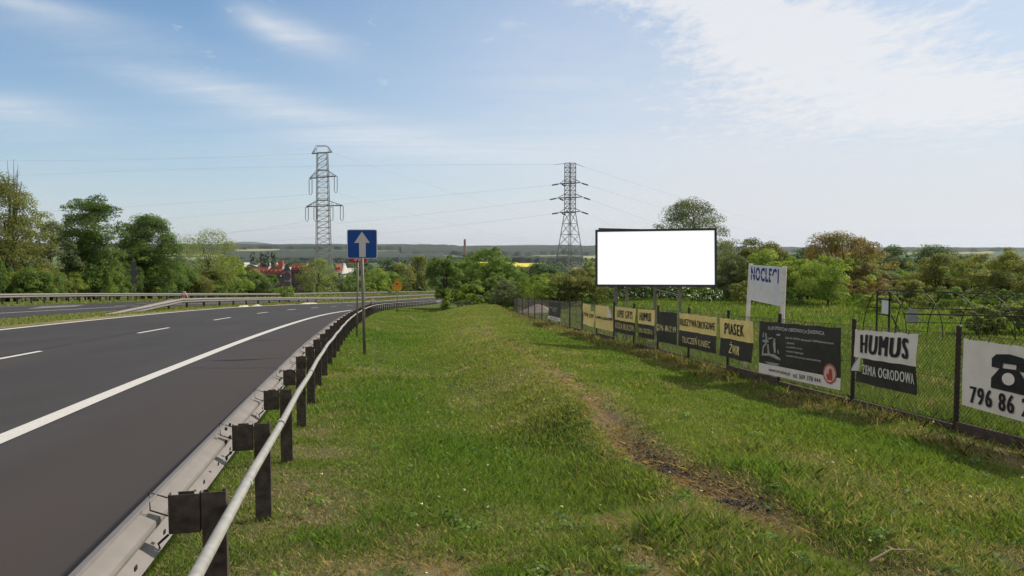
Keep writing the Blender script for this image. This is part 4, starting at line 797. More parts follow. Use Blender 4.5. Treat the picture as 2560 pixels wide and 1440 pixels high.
def tree(label, x0, x1, ytop, Y, pal, kind='tree', ybot=None, cover=3., leafpx=1.75, bare=.12, lean=0., group=None, clump=None, trunk='bark', ragged=.25, cat=None, blossom=0., depth=None, density=1., shape='round', px_leafmin=None):
    if group in (G_L, 'trees behind the far guardrail at the bend', 'shrubs behind the far guardrail') and x1 < 1085: Y = max(Y, yfar(min(cx0_(x0, x1), 1040))+3)
    TN[0] += 1; rg = np.random.default_rng(100+TN[0]); cx_ = (x0+x1)/2; Wd = (x1-x0)/F*Y; X = at(cx_, 650, Y).x; zt = at(cx_, ytop, Y).z; zb = G1(X, Y) if ybot is None else at(cx_, ybot, Y).z
    zg = G1(X, Y); H = zt-zb; z0 = zb+H*bare; hz = (zt-z0)/2; cz = (zt+z0)/2; dep = depth or min(Wd, 7+.2*Wd); k = clump or int(np.clip(22*Wd*H/40, 14, 60))
    k = int(k*1.5)
    rc = np.clip(rg.uniform(.12, .22, k)*min(Wd, H*1.1), .15, 2.6); E = np.array([Wd/2, dep/2, hz])
    tt = rg.random(k)**1.15; pr = np.sqrt(np.clip(1-np.clip((tt-.30)/.72, 0, 1)**2.2, .02, 1)); pr = pr*(np.clip(.45+tt*2.2, 0, 1) if bare > .08 else 1.)
    aa = rg.uniform(0, 2*np.pi, k); ra = rg.random(k)**.5*pr; Ei = np.maximum(E-rc.mean()*.45, E*.5); C = np.stack([np.cos(aa)*ra*Ei[0], np.sin(aa)*ra*Ei[1], (tt*2-1)*Ei[2]], -1)
    if shape == 'cone': C[:, 0] *= np.clip(1.15-(C[:, 2]/hz+1)*.42, .25, 1.2)
    if shape == 'plume':
        C[:, 2] = hz*(rg.random(k)*1.7-.9); tip = np.clip(C[:, 2]/hz, 0, 1); C[:, 0] *= 1.1; rc *= (1-.55*tip)
    C[:, 2] += rg.normal(size=k)*ragged*.3*rc; C += np.array([X+lean*Wd, Y, cz])
    # sprays reaching past the outline
    j = max(6, int(k*.9)); dd = rg.normal(size=(j, 3)); dd /= np.linalg.norm(dd, axis=1)[:, None]; dd[:, 2] = np.abs(dd[:, 2])*1.1-.15; S = dd*E*rg.uniform(.84, .99+ragged*.16, (j, 1))+np.array([X+lean*Wd, Y, cz]); C = np.concatenate([C, S]); rc = np.concatenate([rc, rg.uniform(.05, .12, j)*min(Wd, H)])
    lp = leafpx*Y/760*.5; area = Wd*H*(760/Y)**2*.8; n = int(np.clip(area*cover*density*2.0, 600, 40000)); V, cc = leaves(C, rc, n, lp, GREEN[pal], rg, flat=.85 if shape != 'plume' else 1.5)
    nm = {'tree': 'tree', 'shrub': 'shrub'}[kind]; o = empty(nm, (X, Y, zg), label, cat or kind, group)
    np_mesh('crown', V, np.arange(len(V)).reshape(-1, 4), M['leaf'], cc, o)
    if blossom:
        nb = int(n*blossom*.45); V, cc = leaves(C[:k], rc[:k]*1.1, nb, lp*.9, [(.62, .62, .55), (.5, .52, .44)], rg); np_mesh('blossom', V, np.arange(len(V)).reshape(-1, 4), M['petal'], cc, o)
    mb = MB(); tr0 = .10 if trunk == 'birch' else max(.035, min(.2, H*.018)); tp_ = Vector((X+lean*Wd, Y, cz+hz*.35)); bs = Vector((X, Y, zg-.3))
    if kind == 'tree': P = [bs, bs.lerp(tp_, .35)+Vector((rg.normal()*.12, 0, 0)), bs.lerp(tp_, .7)+Vector((rg.normal()*.2, 0, 0)), tp_]; mb.tube(P, [tr0*1.25, tr0, tr0*.7, tr0*.25], 7)
    for i in rg.choice(k, min(k, 12 if kind == 'tree' else 7), replace=False):
        e = Vector(C[i]); s_ = bs.lerp(tp_, rg.uniform(.25, .8)) if kind == 'tree' else bs+Vector((rg.normal()*.15, 0, .2)); mid = s_.lerp(e, .5)+Vector((0, 0, .1*H*rg.random())); mb.tube([s_, mid, e], [tr0*.5, tr0*.32, tr0*.1], 5)
    mb.build('trunk' if kind == 'tree' else 'stems', M[trunk], o, smooth=True)
    return o, C
G_L = 'trees along the far guardrail on the left'
o, _c1 = tree('tall leafy olive green tree at the left edge with bare twigs above it', -90, 118, 462, 72, 'olive', group=G_L, cover=3.2, ragged=.5, bare=.04)
X = at(30, 500, 73).x; mb = MB()
for px, py, bx in ((18, 400, 26), (34, 398, 32), (45, 410, 34), (55, 452, 38), (8, 440, 28)): mb.tube([at(bx, 560, 73), at((px+bx)/2+2, 480, 73), at(px, py, 73)], [.09, .05, .012], 5)
for i in range(16): px = random.uniform(8, 55); py = random.uniform(425, 470); mb.tube([at(30+(px-30)*.6, py+22, 73), at(px, py, 73)], [.02, .008], 4)
mb.tube([at(30, 560, 73), (X, 73, G1(X, 73)-.2)], [.1, .2], 6)
dt = mb.build('dead_tree', M['twig']); tag(dt, 'bare dead tree top with thin upright twigs over the left edge tree', 'tree')
tree('grey green middle tree between the left edge tree and the dark one', 60, 190, 560, 78, 'grey', group=G_L, ragged=.4, bare=.03)
tree('tall thin tree with ragged dark top and pale trunk on the left', 160, 305, 498, 76, 'dark', group=G_L, bare=.30, trunk='birch', ragged=.7, cover=2.6)
X = at(200, 700, 71).x
tree('leafy green tree under the ragged dark one', 165, 300, 590, 80, 'mid', group=G_L, bare=.02, ragged=.4)
tree('dense dark green maple left of the pale feathery tree', 290, 452, 545, 84, 'dark', group=G_L, bare=.02, cover=4.2, ragged=.3)
tree('bright lime young tree in front of the dark green maple', 305, 400, 604, 80, 'lime', group=G_L, bare=.03, shape='cone', cover=2.6)
tree('broad feathery pale green tree right of the dark maple', 452, 590, 580, 92, 'willow', group=G_L, bare=.02, shape='plume', cover=2.0, ragged=.9, leafpx=1.4)
tree('lime green lower tree at the foot of the feathery tree', 520, 612, 640, 92, 'lime', group=G_L, bare=.02, cover=2.6)
for i, (a, b_, t_, p_) in enumerate(((-60, 60, 655, 'olive'), (40, 130, 672, 'mid'), (110, 200, 690, 'olive'), (190, 280, 700, 'olive'), (250, 330, 690, 'mid'), (400, 470, 690, 'dark'), (440, 520, 700, 'olive'), (590, 650, 668, 'olive'))):
    tree(['olive shrub at the very left edge behind the far guardrail', 'green shrub second from the left edge behind the far guardrail', 'olive shrub left of the pale trunk', 'low olive shrub just right of the pale trunk', 'green shrub left of the stacked sign backs', 'dark low shrub under the dark maple', 'olive shrub at the foot of the feathery tree', 'small olive shrub right of the lime green tree'][i], a, b_, t_, 76 if i < 5 else 90, p_, 'shrub', group='shrubs behind the far guardrail', cover=3.)
o_ = tree('round dark green tree below the long red roof', 640, 702, 690, 108, 'dark', cover=4, group=G_L, bare=.02)
tree('light green shrubs tip right of the dark round tree', 690, 735, 712, 112, 'lime', 'shrub')
tree('light green willow in front of the left pylon', 742, 845, 652, 150, 'willow', bare=.02, cover=2.0, group=G_L, leafpx=1.5)
tree('grey green low tree around the left pylon feet', 790, 880, 690, 170, 'grey', bare=.02, cover=2.2, group=G_L)
for i, (a, b_, t_, Y, p_) in enumerate(((845, 915, 690, 190, 'mid'), (905, 975, 672, 205, 'lime'), (935, 1010, 680, 190, 'mid'), (965, 1040, 660, 215, 'olive'), (1010, 1075, 690, 200, 'olive'), (880, 940, 655, 260, 'far'), (940, 1000, 650, 270, 'far'), (1020, 1080, 640, 230, 'olive'), (860, 1000, 708, 178, 'lime'), (1000, 1075, 712, 182, 'mid'))):
    tree(['mid green tree just left of the two sign poles', 'lime green tree right of the sign poles', 'mid green tree behind the yellow deer sign', 'tall olive tree right of the yellow deer sign', 'olive tree left of the roadside trees at the bend', 'hazy dark tree behind, under the blue sign', 'hazy dark tree behind the lime green one', 'tall olive tree behind the bend', 'long low lime green thicket behind the far guardrail', 'low green thicket right of the deer sign'][i], a, b_, t_, Y, p_, group='trees behind the far guardrail at the bend', bare=.02, cover=2.6)
tree('leafy green tree on the verge where the guardrail disappears', 1066, 1165, 640, 78, 'mid', bare=.2, cover=4, ragged=.5)
tree('dense tree with pointed top right of the bend', 1172, 1292, 620, 84, 'mid', bare=.02, cover=3.6, ragged=.5)
tree('low green shrub filling under the roadside trees', 1090, 1200, 690, 82, 'mid', 'shrub', cover=3.6)
tree('bright green leafy tree between the roadside tree and the dark pointed one', 1110, 1215, 652, 86, 'mid', 'tree', bare=.02, cover=3.6, ragged=.5)
tree('broad green shrub below the dark pointed tree', 1170, 1300, 682, 80, 'mid', 'shrub', cover=3.6)
tree('tall leafy tree rising in the middle of the roadside clump', 1125, 1245, 640, 90, 'mid', bare=.02, cover=3.6, ragged=.5)
tree('leafy green tree at the right end of the roadside clump', 1215, 1320, 668, 82, 'mid', bare=.02, cover=3.4, ragged=.5)
tree('low lime shrub in front of the roadside clump', 1130, 1225, 712, 76, 'lime', 'shrub', cover=3.2)
tree('small light shrub against the trunk of the roadside tree', 1085, 1135, 722, 77, 'lime', 'shrub', cover=3.)
tree('scrubby olive bush on the crest of the verge', 1195, 1275, 732, 66, 'grey', 'shrub', cover=2.4)
tree('low scrub on the crest left of the olive bush', 1120, 1200, 752, 70, 'grey', 'shrub', cover=2.)
GF = 'bushes behind the fence'
for i, (a, b_, t_, Y, p_, bl) in enumerate(((1270, 1345, 688, 74, 'mid', 0), (1335, 1400, 700, 70, 'dark', 0), (1355, 1378, 682, 90, 'lime', 0), (1385, 1480, 712, 76, 'grey', .22), (1300, 1400, 660, 160, 'far', 0), (1380, 1440, 735, 62, 'mid', 0), (1445, 1500, 735, 60, 'mid', 0), (1480, 1560, 722, 66, 'dark', 0), (1555, 1650, 706, 58, 'dark', .30), (1640, 1730, 708, 58, 'dark', .30), (1700, 1810, 716, 54, 'dark', .26), (1225, 1300, 700, 84, 'mid', 0), (1440, 1500, 655, 150, 'willow', 0), (1330, 1372, 682, 84, 'lime', 0), (1490, 1640, 735, 64, 'dark', .1))):
    tree(['green bush behind the far corner of the fence', 'dark bush right of the fence corner', 'small lime tip above the dark bush', 'white flowering bush at the feet of the right pylon', 'hazy wood behind the fence corner bushes', 'green bush left of the first yellow banner', 'green bush above the narrow yellow banner', 'dark bush under the left end of the billboard', 'white flowering bush under the left half of the billboard', 'white flowering bush under the middle of the billboard', 'white flowering bush under the right end of the billboard', 'green bush left of the fence corner', 'yellow green tree right of the right pylon', 'bright lime shrub left of the right pylon', 'long dark bush behind the billboard legs'][i], a, b_, t_, Y, p_, 'shrub', group=GF, cover=3.2, blossom=bl)
tree('tall pale green tree rising above the billboard', 1635, 1825, 512, 62, 'grey', bare=.10, cover=2.2, ragged=.8, leafpx=1.5)
for i, (a, b_, t_, Y, p_, kd) in enumerate((
    (1785, 1895, 642, 58, 'grey', 'shrub'), (1775, 1875, 612, 66, 'grey', 'tree'), (1825, 1980, 604, 62, 'olive', 'tree'), (1865, 1985, 626, 56, 'lime', 'tree'), (1940, 2060, 650, 55, 'lime', 'shrub'), (1965, 2075, 622, 150, 'far', 'tree'), (1998, 2222, 590, 62, 'russet', 'tree'), (1980, 2165, 642, 50, 'lime', 'tree'), (2120, 2250, 690, 54, 'russet', 'shrub'),
    (2190, 2280, 612, 150, 'far', 'tree'), (2262, 2412, 620, 150, 'far', 'tree'), (2195, 2305, 648, 130, 'far', 'tree'), (2270, 2430, 636, 54, 'olive', 'tree'), (2375, 2490, 660, 60, 'grey', 'tree'), (2410, 2610, 624, 50, 'olive', 'tree'), (2510, 2700, 632, 55, 'mid', 'tree'), (2215, 2330, 705, 46, 'olive', 'shrub'), (2150, 2260, 728, 42, 'lime', 'shrub'), (2300, 2440, 722, 46, 'mid', 'shrub'), (2440, 2600, 726, 45, 'dark', 'shrub'), (1820, 1930, 705, 50, 'olive', 'shrub'), (1900, 2010, 715, 50, 'mid', 'shrub'))):
    tree(['grey green shrub directly right of the billboard', 'taller grey green tree right of the billboard', 'olive tree with spiky top behind the white sign board', 'yellow green tree behind the white sign board', 'lime green shrub right of the white sign board', 'hazy dark tree between the olive and the russet tree', 'large russet brown tree on the right', 'yellow green tree in front of the russet tree', 'russet shrub at the right foot of the russet tree', 'hazy dark green tree behind the street lamp', 'broad hazy green tree right of the street lamp', 'hazy tree below the street lamp', 'olive tree behind the greenhouse skeleton', 'grey green tree in the gap right of the olive tree', 'tall olive tree near the right edge', 'green tree at the very right edge', 'olive shrub left behind the greenhouse arches', 'light leafy shrub behind the greenhouse door', 'green shrub behind the greenhouse middle', 'dark shrub behind the right of the greenhouse', 'olive shrub left of the white sign board', 'green shrub behind the white sign post'][i], a, b_, t_, Y, p_, kd, group='trees and bushes of the garden on the right', bare=.03, cover=2.8, ragged=.6)
tree('leafy pale shrub growing inside the greenhouse skeleton', 2392, 2530, 762, 29, 'willow', 'shrub', cover=2.2, leafpx=3., ragged=.5)
tree('pale shrub near the right end of the greenhouse skeleton', 2500, 2640, 748, 29, 'willow', 'shrub', cover=2.2, leafpx=3.)
# continuous thicket behind the far guardrail and the wooded slope beyond (copies of a few trees)
protos = []
for i, pal in enumerate(('mid', 'olive', 'dark', 'lime', 'grey')):
    po, _ = tree('thicket shrub', 600, 760, 640, 100, pal, 'shrub', cover=2.6, leafpx=2.2, ragged=.6, shape='round'); protos.append((po, 100*160/F, at(680, 640, 100).z-po.location.z))
def place(pi, x, y, wdt, hgt, label, group, name='shrub'):
    src, w0, h0 = protos[pi]; r_ = src.copy(); r_.name = name; COL.objects.link(r_); r_.location = (x, y, G1(x, y)-.1); r_.rotation_euler = (0, 0, rp.uniform(0, 6.28)); r_.scale = (wdt/w0, wdt/w0, hgt/h0); r_['label'] = label; r_['category'] = name; r_['group'] = group
    for ch in src.children: c_ = ch.copy(); COL.objects.link(c_); pi_ = ch.matrix_parent_inverse.copy(); c_.parent = r_; c_.matrix_parent_inverse = pi_
rp = random.Random(21)
for px in range(-70, 640, 26):
    q = RP(np.full(9000, 30.), tys); y = float(np.interp(px, proj(q[:, 0], q[:, 1], q[:, 2])[0], tys))+rp.uniform(2, 8); X = at(px, 700, y).x; top = rp.uniform(640, 690) if px < 450 else rp.uniform(668, 705); hgt = max(1.6, at(px, top, y).z-G1(X, y)); place(rp.choice([0, 0, 1, 1, 2, 3, 4]), X, y, rp.uniform(75, 130)/F*y, hgt, 'leafy shrub in the continuous green thicket behind the far guardrail', 'thicket behind the far guardrail')
for i in range(230):
    px = rp.uniform(560, 2640); y = 112*(330/112)**rp.random(); X = at(px, 700, y).x; u = (float(XR(y))-X)
    if -9 < u < 34: continue
    lim = 706 if px < 740 else 690 if px < 870 else 672 if px < 1060 else 674 if px < 1500 else 648; top = lim+rp.uniform(0, 26); hgt = at(px, top, y).z-G1(X, y)
    if hgt < 2.2: continue
    place(rp.choice([0, 1, 2, 2, 4, 3]), X, y, min(hgt*rp.uniform(.9, 1.5), 16), hgt, 'bushy tree in the hazy green mass on the slope below the road', 'trees on the slope below the road', 'tree')
for px in list(range(1260, 1500, 30))+list(range(1780, 2640, 34)):
    y = rp.uniform(60, 76); X = at(px, 700, y).x; top = (rp.uniform(690, 715) if px < 1500 else rp.uniform(655, 695)); place(rp.choice([0, 1, 1, 2, 3, 4]), X, y, rp.uniform(80, 120)/F*y, at(px, top, y).z-G1(X, y), 'leafy bush in the low thicket at the back of the garden', 'thicket at the back of the garden')
for po, *_ in protos:
    for ch in list(po.children): bpy.data.objects.remove(ch)
    bpy.data.objects.remove(po)
# heap of pale gravel behind the fence corner
yh = 58.; xh = at(1345, 770, yh).x; mb = MB(); zh = G1(xh, yh); ng = 12
V = [Vector((xh+a*.22, yh+b_*.2, zh+.75*math.exp(-(a/5.5)**2-(b_/4.)**2)+.08*random.random()-.08)) for b_ in range(-ng, ng+1) for a in range(-ng, ng+1)]; kk = 2*ng+1
mb.add(V, [(j*kk+i, j*kk+i+1, (j+1)*kk+i+1, (j+1)*kk+i) for j in range(kk-1) for i in range(kk-1)]); tag(mb.build('gravel_heap', mat('pinkish_gravel', (.34, .28, .26), .95, 0, .4, 12, .6)), 'low heap of pinkish gravel seen through the far end of the fence', 'gravel heap')

# ------------------------------------------------------------------ town in the valley
def ground_z(x, y): return G1(x, y)
def house(label, px, Y, w, dp, h, rh, wallm, roofm, rot=0., zb=None, grp='small houses of the far town', nwin=0, name='house', fl=None):
    X = at(px, 650, Y).x; z = ground_z(X, Y) if zb is None else zb; o = empty(name, (X, Y, z), label, 'house', grp); R = Matrix.Rotation(rot, 3, 'Z'); T = lambda a, b_, c_: Vector((X, Y, z))+R @ Vector((a, b_, c_))
    mb = MB(); gab = [T(-w/2, -dp/2, -2), T(w/2, -dp/2, -2), T(w/2, -dp/2, h), T(-w/2, -dp/2, h)]; mb.box(T(0, 0, h/2-1), (w, dp, h+2), R); mb.add([T(-w/2, -dp/2, h), T(-w/2, dp/2, h), T(-w/2, 0, h+rh*.95)], [(0, 1, 2)]); mb.add([T(w/2, -dp/2, h), T(w/2, dp/2, h), T(w/2, 0, h+rh*.95)], [(0, 1, 2)]); mb.build('wall', M[wallm], o)
    mb = MB(); e = .4; mb.add([T(-w/2-e, -dp/2-e, h-.3), T(w/2+e, -dp/2-e, h-.3), T(w/2+e, 0, h+rh), T(-w/2-e, 0, h+rh), T(-w/2-e, dp/2+e, h-.3), T(w/2+e, dp/2+e, h-.3)], [(0, 1, 2, 3), (3, 2, 5, 4)]); mb.build('roof', M[roofm], o)
    for f in range(fl or 0):
        for i in range(nwin):
            a = -w/2+w*(i+.5)/nwin; mb = MB(); mb.box(T(a, -dp/2-.02, h-1.8-2.8*f), (1.1, .08, 1.4), R); mb.build('window', M['win'], o)
    return o, T
# red-roofed blocks below the road
def block(label, x0, x1, yr_, ye, Y, dormers, gables, zbp=745, roofm='roof', wallm='roofd'):
    A = at(x0, ye, Y); B = at(x1, ye, Y); zr = at(x0, yr_, Y).z; ze = A.z; zb = at(x0, zbp, Y).z; o = empty('apartment_block', ((A.x+B.x)/2, Y, zb), label, 'apartment block', 'red roofed blocks in the valley'); w = B.x-A.x; dp = 11.; cx_ = (A.x+B.x)/2
    mb = MB(); mb.box((cx_, Y+dp/2, (ze+zb)/2), (w, dp, ze-zb)); mb.build('wall', M[wallm], o)
    mb = MB(); mb.add([(A.x, Y-.4, ze-.2), (B.x, Y-.4, ze-.2), (B.x, Y+dp*.35, zr), (A.x, Y+dp*.35, zr), (A.x, Y+dp+.4, ze-.2), (B.x, Y+dp+.4, ze-.2)], [(0, 1, 2, 3), (3, 2, 5, 4), (0, 3, 4), (1, 5, 2)]); mb.build('roof', M[roofm], o)
    for i in range(dormers):
        a = A.x+w*(i+.5)/dormers; mb = MB(); mb.box((a, Y+dp*.10, ze+(zr-ze)*.45), (.9, 1.6, .9)); mb.build('dormer', M['redb'], o)
    for gx_ in gables: g0 = at(gx_, ye, Y); mb = MB(); mb.prism([(g0.x-.35, Y-.7, ze-1.6), (g0.x-.35, Y+dp*.35, zr+.5), (g0.x-.35, Y+dp+.6, ze-.6), (g0.x-.35, Y+dp+.6, ze-1.6)], (1, 0, 0), .7); mb.build('gable_wall', M['wall'], o)
    for i in range(max(2, dormers)):
        a = A.x+w*(i+.5)/max(2, dormers); mb = MB(); mb.box((a, Y-.03, ze-1.9), (.9, .08, 1.3)); mb.build('window', M['win'], o)
    return o
b1 = block('long violet brown block with dark red roof and white gable fins', 640, 712, 669, 683, 380, 7, (668, 703))
mb = MB(); mb.box(at(703, 660, 385), (2.2, 2.2, 3.2)); mb.build('chimney', M['redb'], b1)
block('taller block with red mansard roof right of the median signs', 727, 768, 660, 674, 400, 4, (764,))
block('orange roofed white house beside the left pylon', 836, 852, 661, 676, 350, 2, (856,), roofm='roof2', wallm='wall')
block('small house with white gable left of the long violet block', 622, 640, 673, 683, 420, 1, (624,), roofm='roof2')
# brick factory chimney
Yc = 900; a = at(1162, 598, Yc); mb = MB(); zg = G1(a.x, Yc); mb.tube([(a.x, Yc, zg-3), (a.x, Yc, a.z-8), (a.x, Yc, a.z-7.9), (a.x, Yc, a.z)], [2.1, 1.55, 1.4, 1.3], 16); o = mb.build('factory_chimney', M['brick'], smooth=False); tag(o, 'tall brown factory chimney standing alone over the valley', 'chimney')
mb = MB(); mb.tube([(a.x, Yc, a.z-20), (a.x, Yc, a.z-19)], 2.3, 16); k_ = mb.build('ring_platform', M['dark'], o)
rh = random.Random(3); cnt = 0
for (px0, px1, Y0, Y1, n) in ((590, 700, 900, 1700, 12), (950, 1060, 900, 1500, 15), (700, 780, 700, 1500, 6), (1170, 1240, 900, 1700, 5), (1430, 1490, 700, 1300, 9), (870, 950, 600, 1000, 5)):
    for i in range(n):
        Y = rh.uniform(Y0, Y1); px = rh.uniform(px0, px1); wv = rh.random() < .35
        house('small white walled house of the far town below the horizon' if wv else 'small dull walled house with reddish roof in the far town', px, Y, rh.uniform(9, 22), rh.uniform(8, 12), rh.uniform(8, 12), rh.uniform(3, 4.5), 'wall' if wv else 'wall2', 'wall' if wv and rh.random() < .5 else rh.choice(['roof2', 'roofd', 'roofd', 'roofd', 'roofd']), rh.uniform(-.5, .5), grp='pale houses of the far town' if wv else 'reddish roofed houses of the far town')
for px, Y, lab in ((610, 1500, 'long low white hall left of the poplars'), (632, 1600, 'white hall with arched roof beside the poplars'), (955, 1300, 'white hall right of the blue sign'), (1190, 1500, 'pale long shed right of the factory chimney')):
    house(lab, px, Y, 34, 20, 7, 2.5, 'wall', 'wall', .1, grp='white halls of the far town', name='warehouse')
# street lamp
a = at(2226, 647, 110); mb = MB(); mb.tube([(a.x, 110, G1(a.x, 110)), a], [.10, .06], 8); o = mb.build('street_lamp', M['gpole']); tag(o, 'thin street lamp pole against the hazy dark tree', 'street lamp'); mb = MB(); mb.box(a+Vector((.35, 0, .05)), (1.3, .3, .12)); mb.build('lamp_head', M['leg'], o)
# rape fields, forests, valley woodland
def sheet(name, pts, r0, r1, mt, dz):
    a0, a1 = [math.atan((p-1280)/F) for p in pts]; n1, n2 = 30, 12; A, Rr = np.meshgrid(np.linspace(a0, a1, n1), np.linspace(r0, r1, n2)); X = Rr*np.tan(A); Y = Rr; Z = G(X, Y)+dz; I = np.arange(n1*n2).reshape(n2, n1); q = np.stack([I[:-1, :-1], I[:-1, 1:], I[1:, 1:], I[1:, :-1]], -1).reshape(-1, 4)
    return tag(np_mesh(name, np.stack([X, Y, Z], -1).reshape(-1, 3), q, mt), kind='structure')
rape = mat('rapeseed_blossom', (.60, .50, .03), .9, 0, .12, .02)
sheet('rapeseed_field', (1165, 1296), 2300, 2900, rape, 2.); sheet('rapeseed_field', (1180, 1352), 1750, 2250, rape, 2.)
sheet('barley_field', (585, 700), 4400, 4800, mat('barley', (.26, .26, .12), .9, 0, .2, .004), 3.)
sheet('barley_field', (940, 1100), 3300, 3800, mat('young_barley', (.25, .27, .13), .9, 0, .2, .004), 2.)
sheet('barley_field', (1350, 1490), 3300, 3900, mat('bright_barley', (.30, .33, .12), .9, 0, .2, .004), 2.)
def forest(x0, x1, r0, r1, h, seed, name='distant_forest'):
    a0, a1 = [math.atan((p-1280)/F) for p in (x0, x1)]; n1 = int((x1-x0)/3)+4; n2 = 26; A, Rr = np.meshgrid(np.linspace(a0, a1, n1), np.linspace(r0, r1, n2)); Rr = Rr+(fbm(A*3000, A*0, 60, 3, seed)-.5)*(r1-r0)*.35; X = Rr*np.tan(A); Y = Rr
    rim = np.minimum(np.minimum(np.arange(n2), n2-1-np.arange(n2))[:, None], np.minimum(np.arange(n1), n1-1-np.arange(n1))[None, :]); Z = G(X, Y)+np.where(rim == 0, -4, h*(.75+.5*fbm(X, Y, 45, 3, seed)))
    I = np.arange(n1*n2).reshape(n2, n1); q = np.stack([I[:-1, :-1], I[:-1, 1:], I[1:, 1:], I[1:, :-1]], -1).reshape(-1, 4); mt = mat('forest_canopy', (.022, .035, .018), .95, 0, .45, .03)
    return tag(np_mesh(name, np.stack([X, Y, Z], -1).reshape(-1, 3), q, mt), kind='stuff')
forest(560, 1120, 4900, 5700, 20, 1); forest(1000, 1700, 4000, 5400, 20, 2); forest(1650, 2750, 4600, 5600, 20, 3); forest(-300, 620, 4600, 5600, 20, 4); forest(1200, 2000, 6500, 8000, 22, 5); forest(700, 1000, 2400, 2900, 16, 7); forest(560, 700, 2900, 4200, 14, 9); forest(690, 1110, 3000, 4300, 14, 10); forest(560, 640, 1700, 2300, 12, 11); forest(1230, 1460, 2350, 2700, 18, 6); forest(1040, 1240, 2500, 3000, 16, 8)
# pale blue hill on the horizon at the left
def hill(px, R, w, h): 
    X = at(px, 600, R).x; n = 40; gxs = np.linspace(-w, w, n); gys = np.linspace(-w*.6, w*.6, 16); A, B = np.meshgrid(gxs, gys); Z = h*np.exp(-(A/(w*.42))**2-(B/(w*.3))**2)*(1+.25*(fbm(A, B, w*.3, 3, 12)-.5)); I = np.arange(n*16).reshape(16, n); q = np.stack([I[:-1, :-1], I[:-1, 1:], I[1:, 1:], I[1:, :-1]], -1).reshape(-1, 4)
    tag(np_mesh('hill', np.stack([A+X, B+R, Z-60], -1).reshape(-1, 3), q, mat('hill_woods', (.06, .08, .05), .95, 0, .3, .002), smooth=True), kind='structure')
hill(620, 14000, 2000, 165); hill(1330, 15000, 3800, 115); hill(2480, 14000, 3500, 60); hill(1950, 15000, 1900, 75)
# woodland of the valley: many small far crowns, one mass
nT = 4200; rg = np.random.default_rng(77); az_ = np.arctan((rg.uniform(430, 2650, nT)-1280)/F); rr_ = 320*(3000/320)**(rg.random(nT)**1.15); Xt = rr_*np.tan(az_); Yt = rr_; keep = ~(((Xt/Yt*F+1280) > 1150) & ((Xt/Yt*F+1280) < 1370) & (Yt > 1050)); keep &= fbm(Xt, Yt, 260, 2, 44) > .30; px_ = Xt/Yt*F+1280; keep &= ~((px_ > 575) & (px_ < 880) & (Yt < 400))
Xt, Yt = Xt[keep], Yt[keep]; Zt = G(Xt, Yt); Hh = rg.uniform(7, 14, len(Xt)); C = []; Rr = []
k = 5; C = np.repeat(np.stack([Xt, Yt, Zt+Hh*.45], -1), k, 0)+rg.normal(size=(len(Xt)*k, 3))*np.repeat(Hh, k)[:, None]*np.array([.30, .25, .18]); Rr = np.repeat(Hh, k)*rg.uniform(.22, .4, len(Xt)*k)
V, cc = leaves(C, Rr, 330000, 1.0, GREEN['far'], rg)
V = V.reshape(-1, 4, 3); ctr = V.mean(1, keepdims=True); V = ctr+(V-ctr)*np.clip(ctr[:, :, 1:2]/760*1.0, .5, 3); V = V.reshape(-1, 3)
tag(np_mesh('valley_woodland', V, np.arange(len(V)).reshape(-1, 4), M['leaf'], cc), kind='stuff')
# poplars in the valley
for i, px in enumerate((628, 634, 652, 658, 664, 670, 680, 686)):
    tree('slim dark poplar in the row left of the pylon in the far valley', px-3.2, px+3.2, 629+i % 3, 1000, 'far', group='row of far poplars', cover=3, clump=14, bare=.02)

# ------------------------------------------------------------------ grass
def blades(name, x, y, h, w, col, lean, smin=1.):
    n = len(x); z = G(x, y)-.008; a = rng.uniform(0, 2*np.pi, n); dx, dy = np.cos(a), np.sin(a); b_ = rng.uniform(0, 2*np.pi, n); lx, ly = np.cos(b_)*lean*h, np.sin(b_)*lean*h; hz = h*np.sqrt(np.clip(1-(lean*.8)**2, .06, 1))
    P0 = np.stack([x-dx*w/2, y-dy*w/2, z], -1); P1 = np.stack([x+dx*w/2, y+dy*w/2, z], -1); M1 = np.stack([x+lx*.35+dx*w*.4, y+ly*.35+dy*w*.4, z+hz*.6], -1); M0 = np.stack([x+lx*.35-dx*w*.4, y+ly*.35-dy*w*.4, z+hz*.6], -1); T = np.stack([x+lx, y+ly, z+hz], -1)
    V = np.stack([P0, P1, M1, T, M0], 1).reshape(-1, 3); Fq = np.arange(n*5, dtype=np.int32).reshape(-1, 5)
    return np_mesh(name, V, Fq, M['grass'], np.repeat(col, 5, 0), kfaces=5)
def sample(n, y0, y1, p, xl, xr):
    t_ = rng.random(n); e = 1-p; y = (y0**e+(y1**e-y0**e)*t_)**(1/e); lo, hi = xl(y), xr(y); return rng.random(n)*(hi-lo)+lo, y
def grass_cols(x, y, st, lu, pale):
    n = len(x); g1 = np.array([.152, .212, .050]); g2 = np.array([.104, .194, .034]); gd = np.array([.235, .245, .085]); sw = np.array([.37, .30, .205]); r = rng.random(n)[:, None]
    c = g1*(1-lu[:, None])+g2*lu[:, None]; c = c*(1-.6*pale[:, None])+gd*.6*pale[:, None]; isd = (rng.random(n) < np.clip(st*.85+.025, 0, .9))[:, None]; c = np.where(isd, sw*(.6+.7*r), c*(.6+.8*r)); return c
n = 900000; x, y = sample(n, 2.6, 100, 1.75-.75+.45, lambda y: np.maximum(XR(y)-.85, -.80*y-1), lambda y: np.minimum(XF(y)-.03, .80*y+1.2))
D0, S0, L0, P0 = masks(x, y); keep = (rng.random(n) > D0*.93) & (rng.random(n) > S0*.35); x, y, S0, L0, P0, D0 = [q_[keep] for q_ in (x, y, S0, L0, P0, D0)]
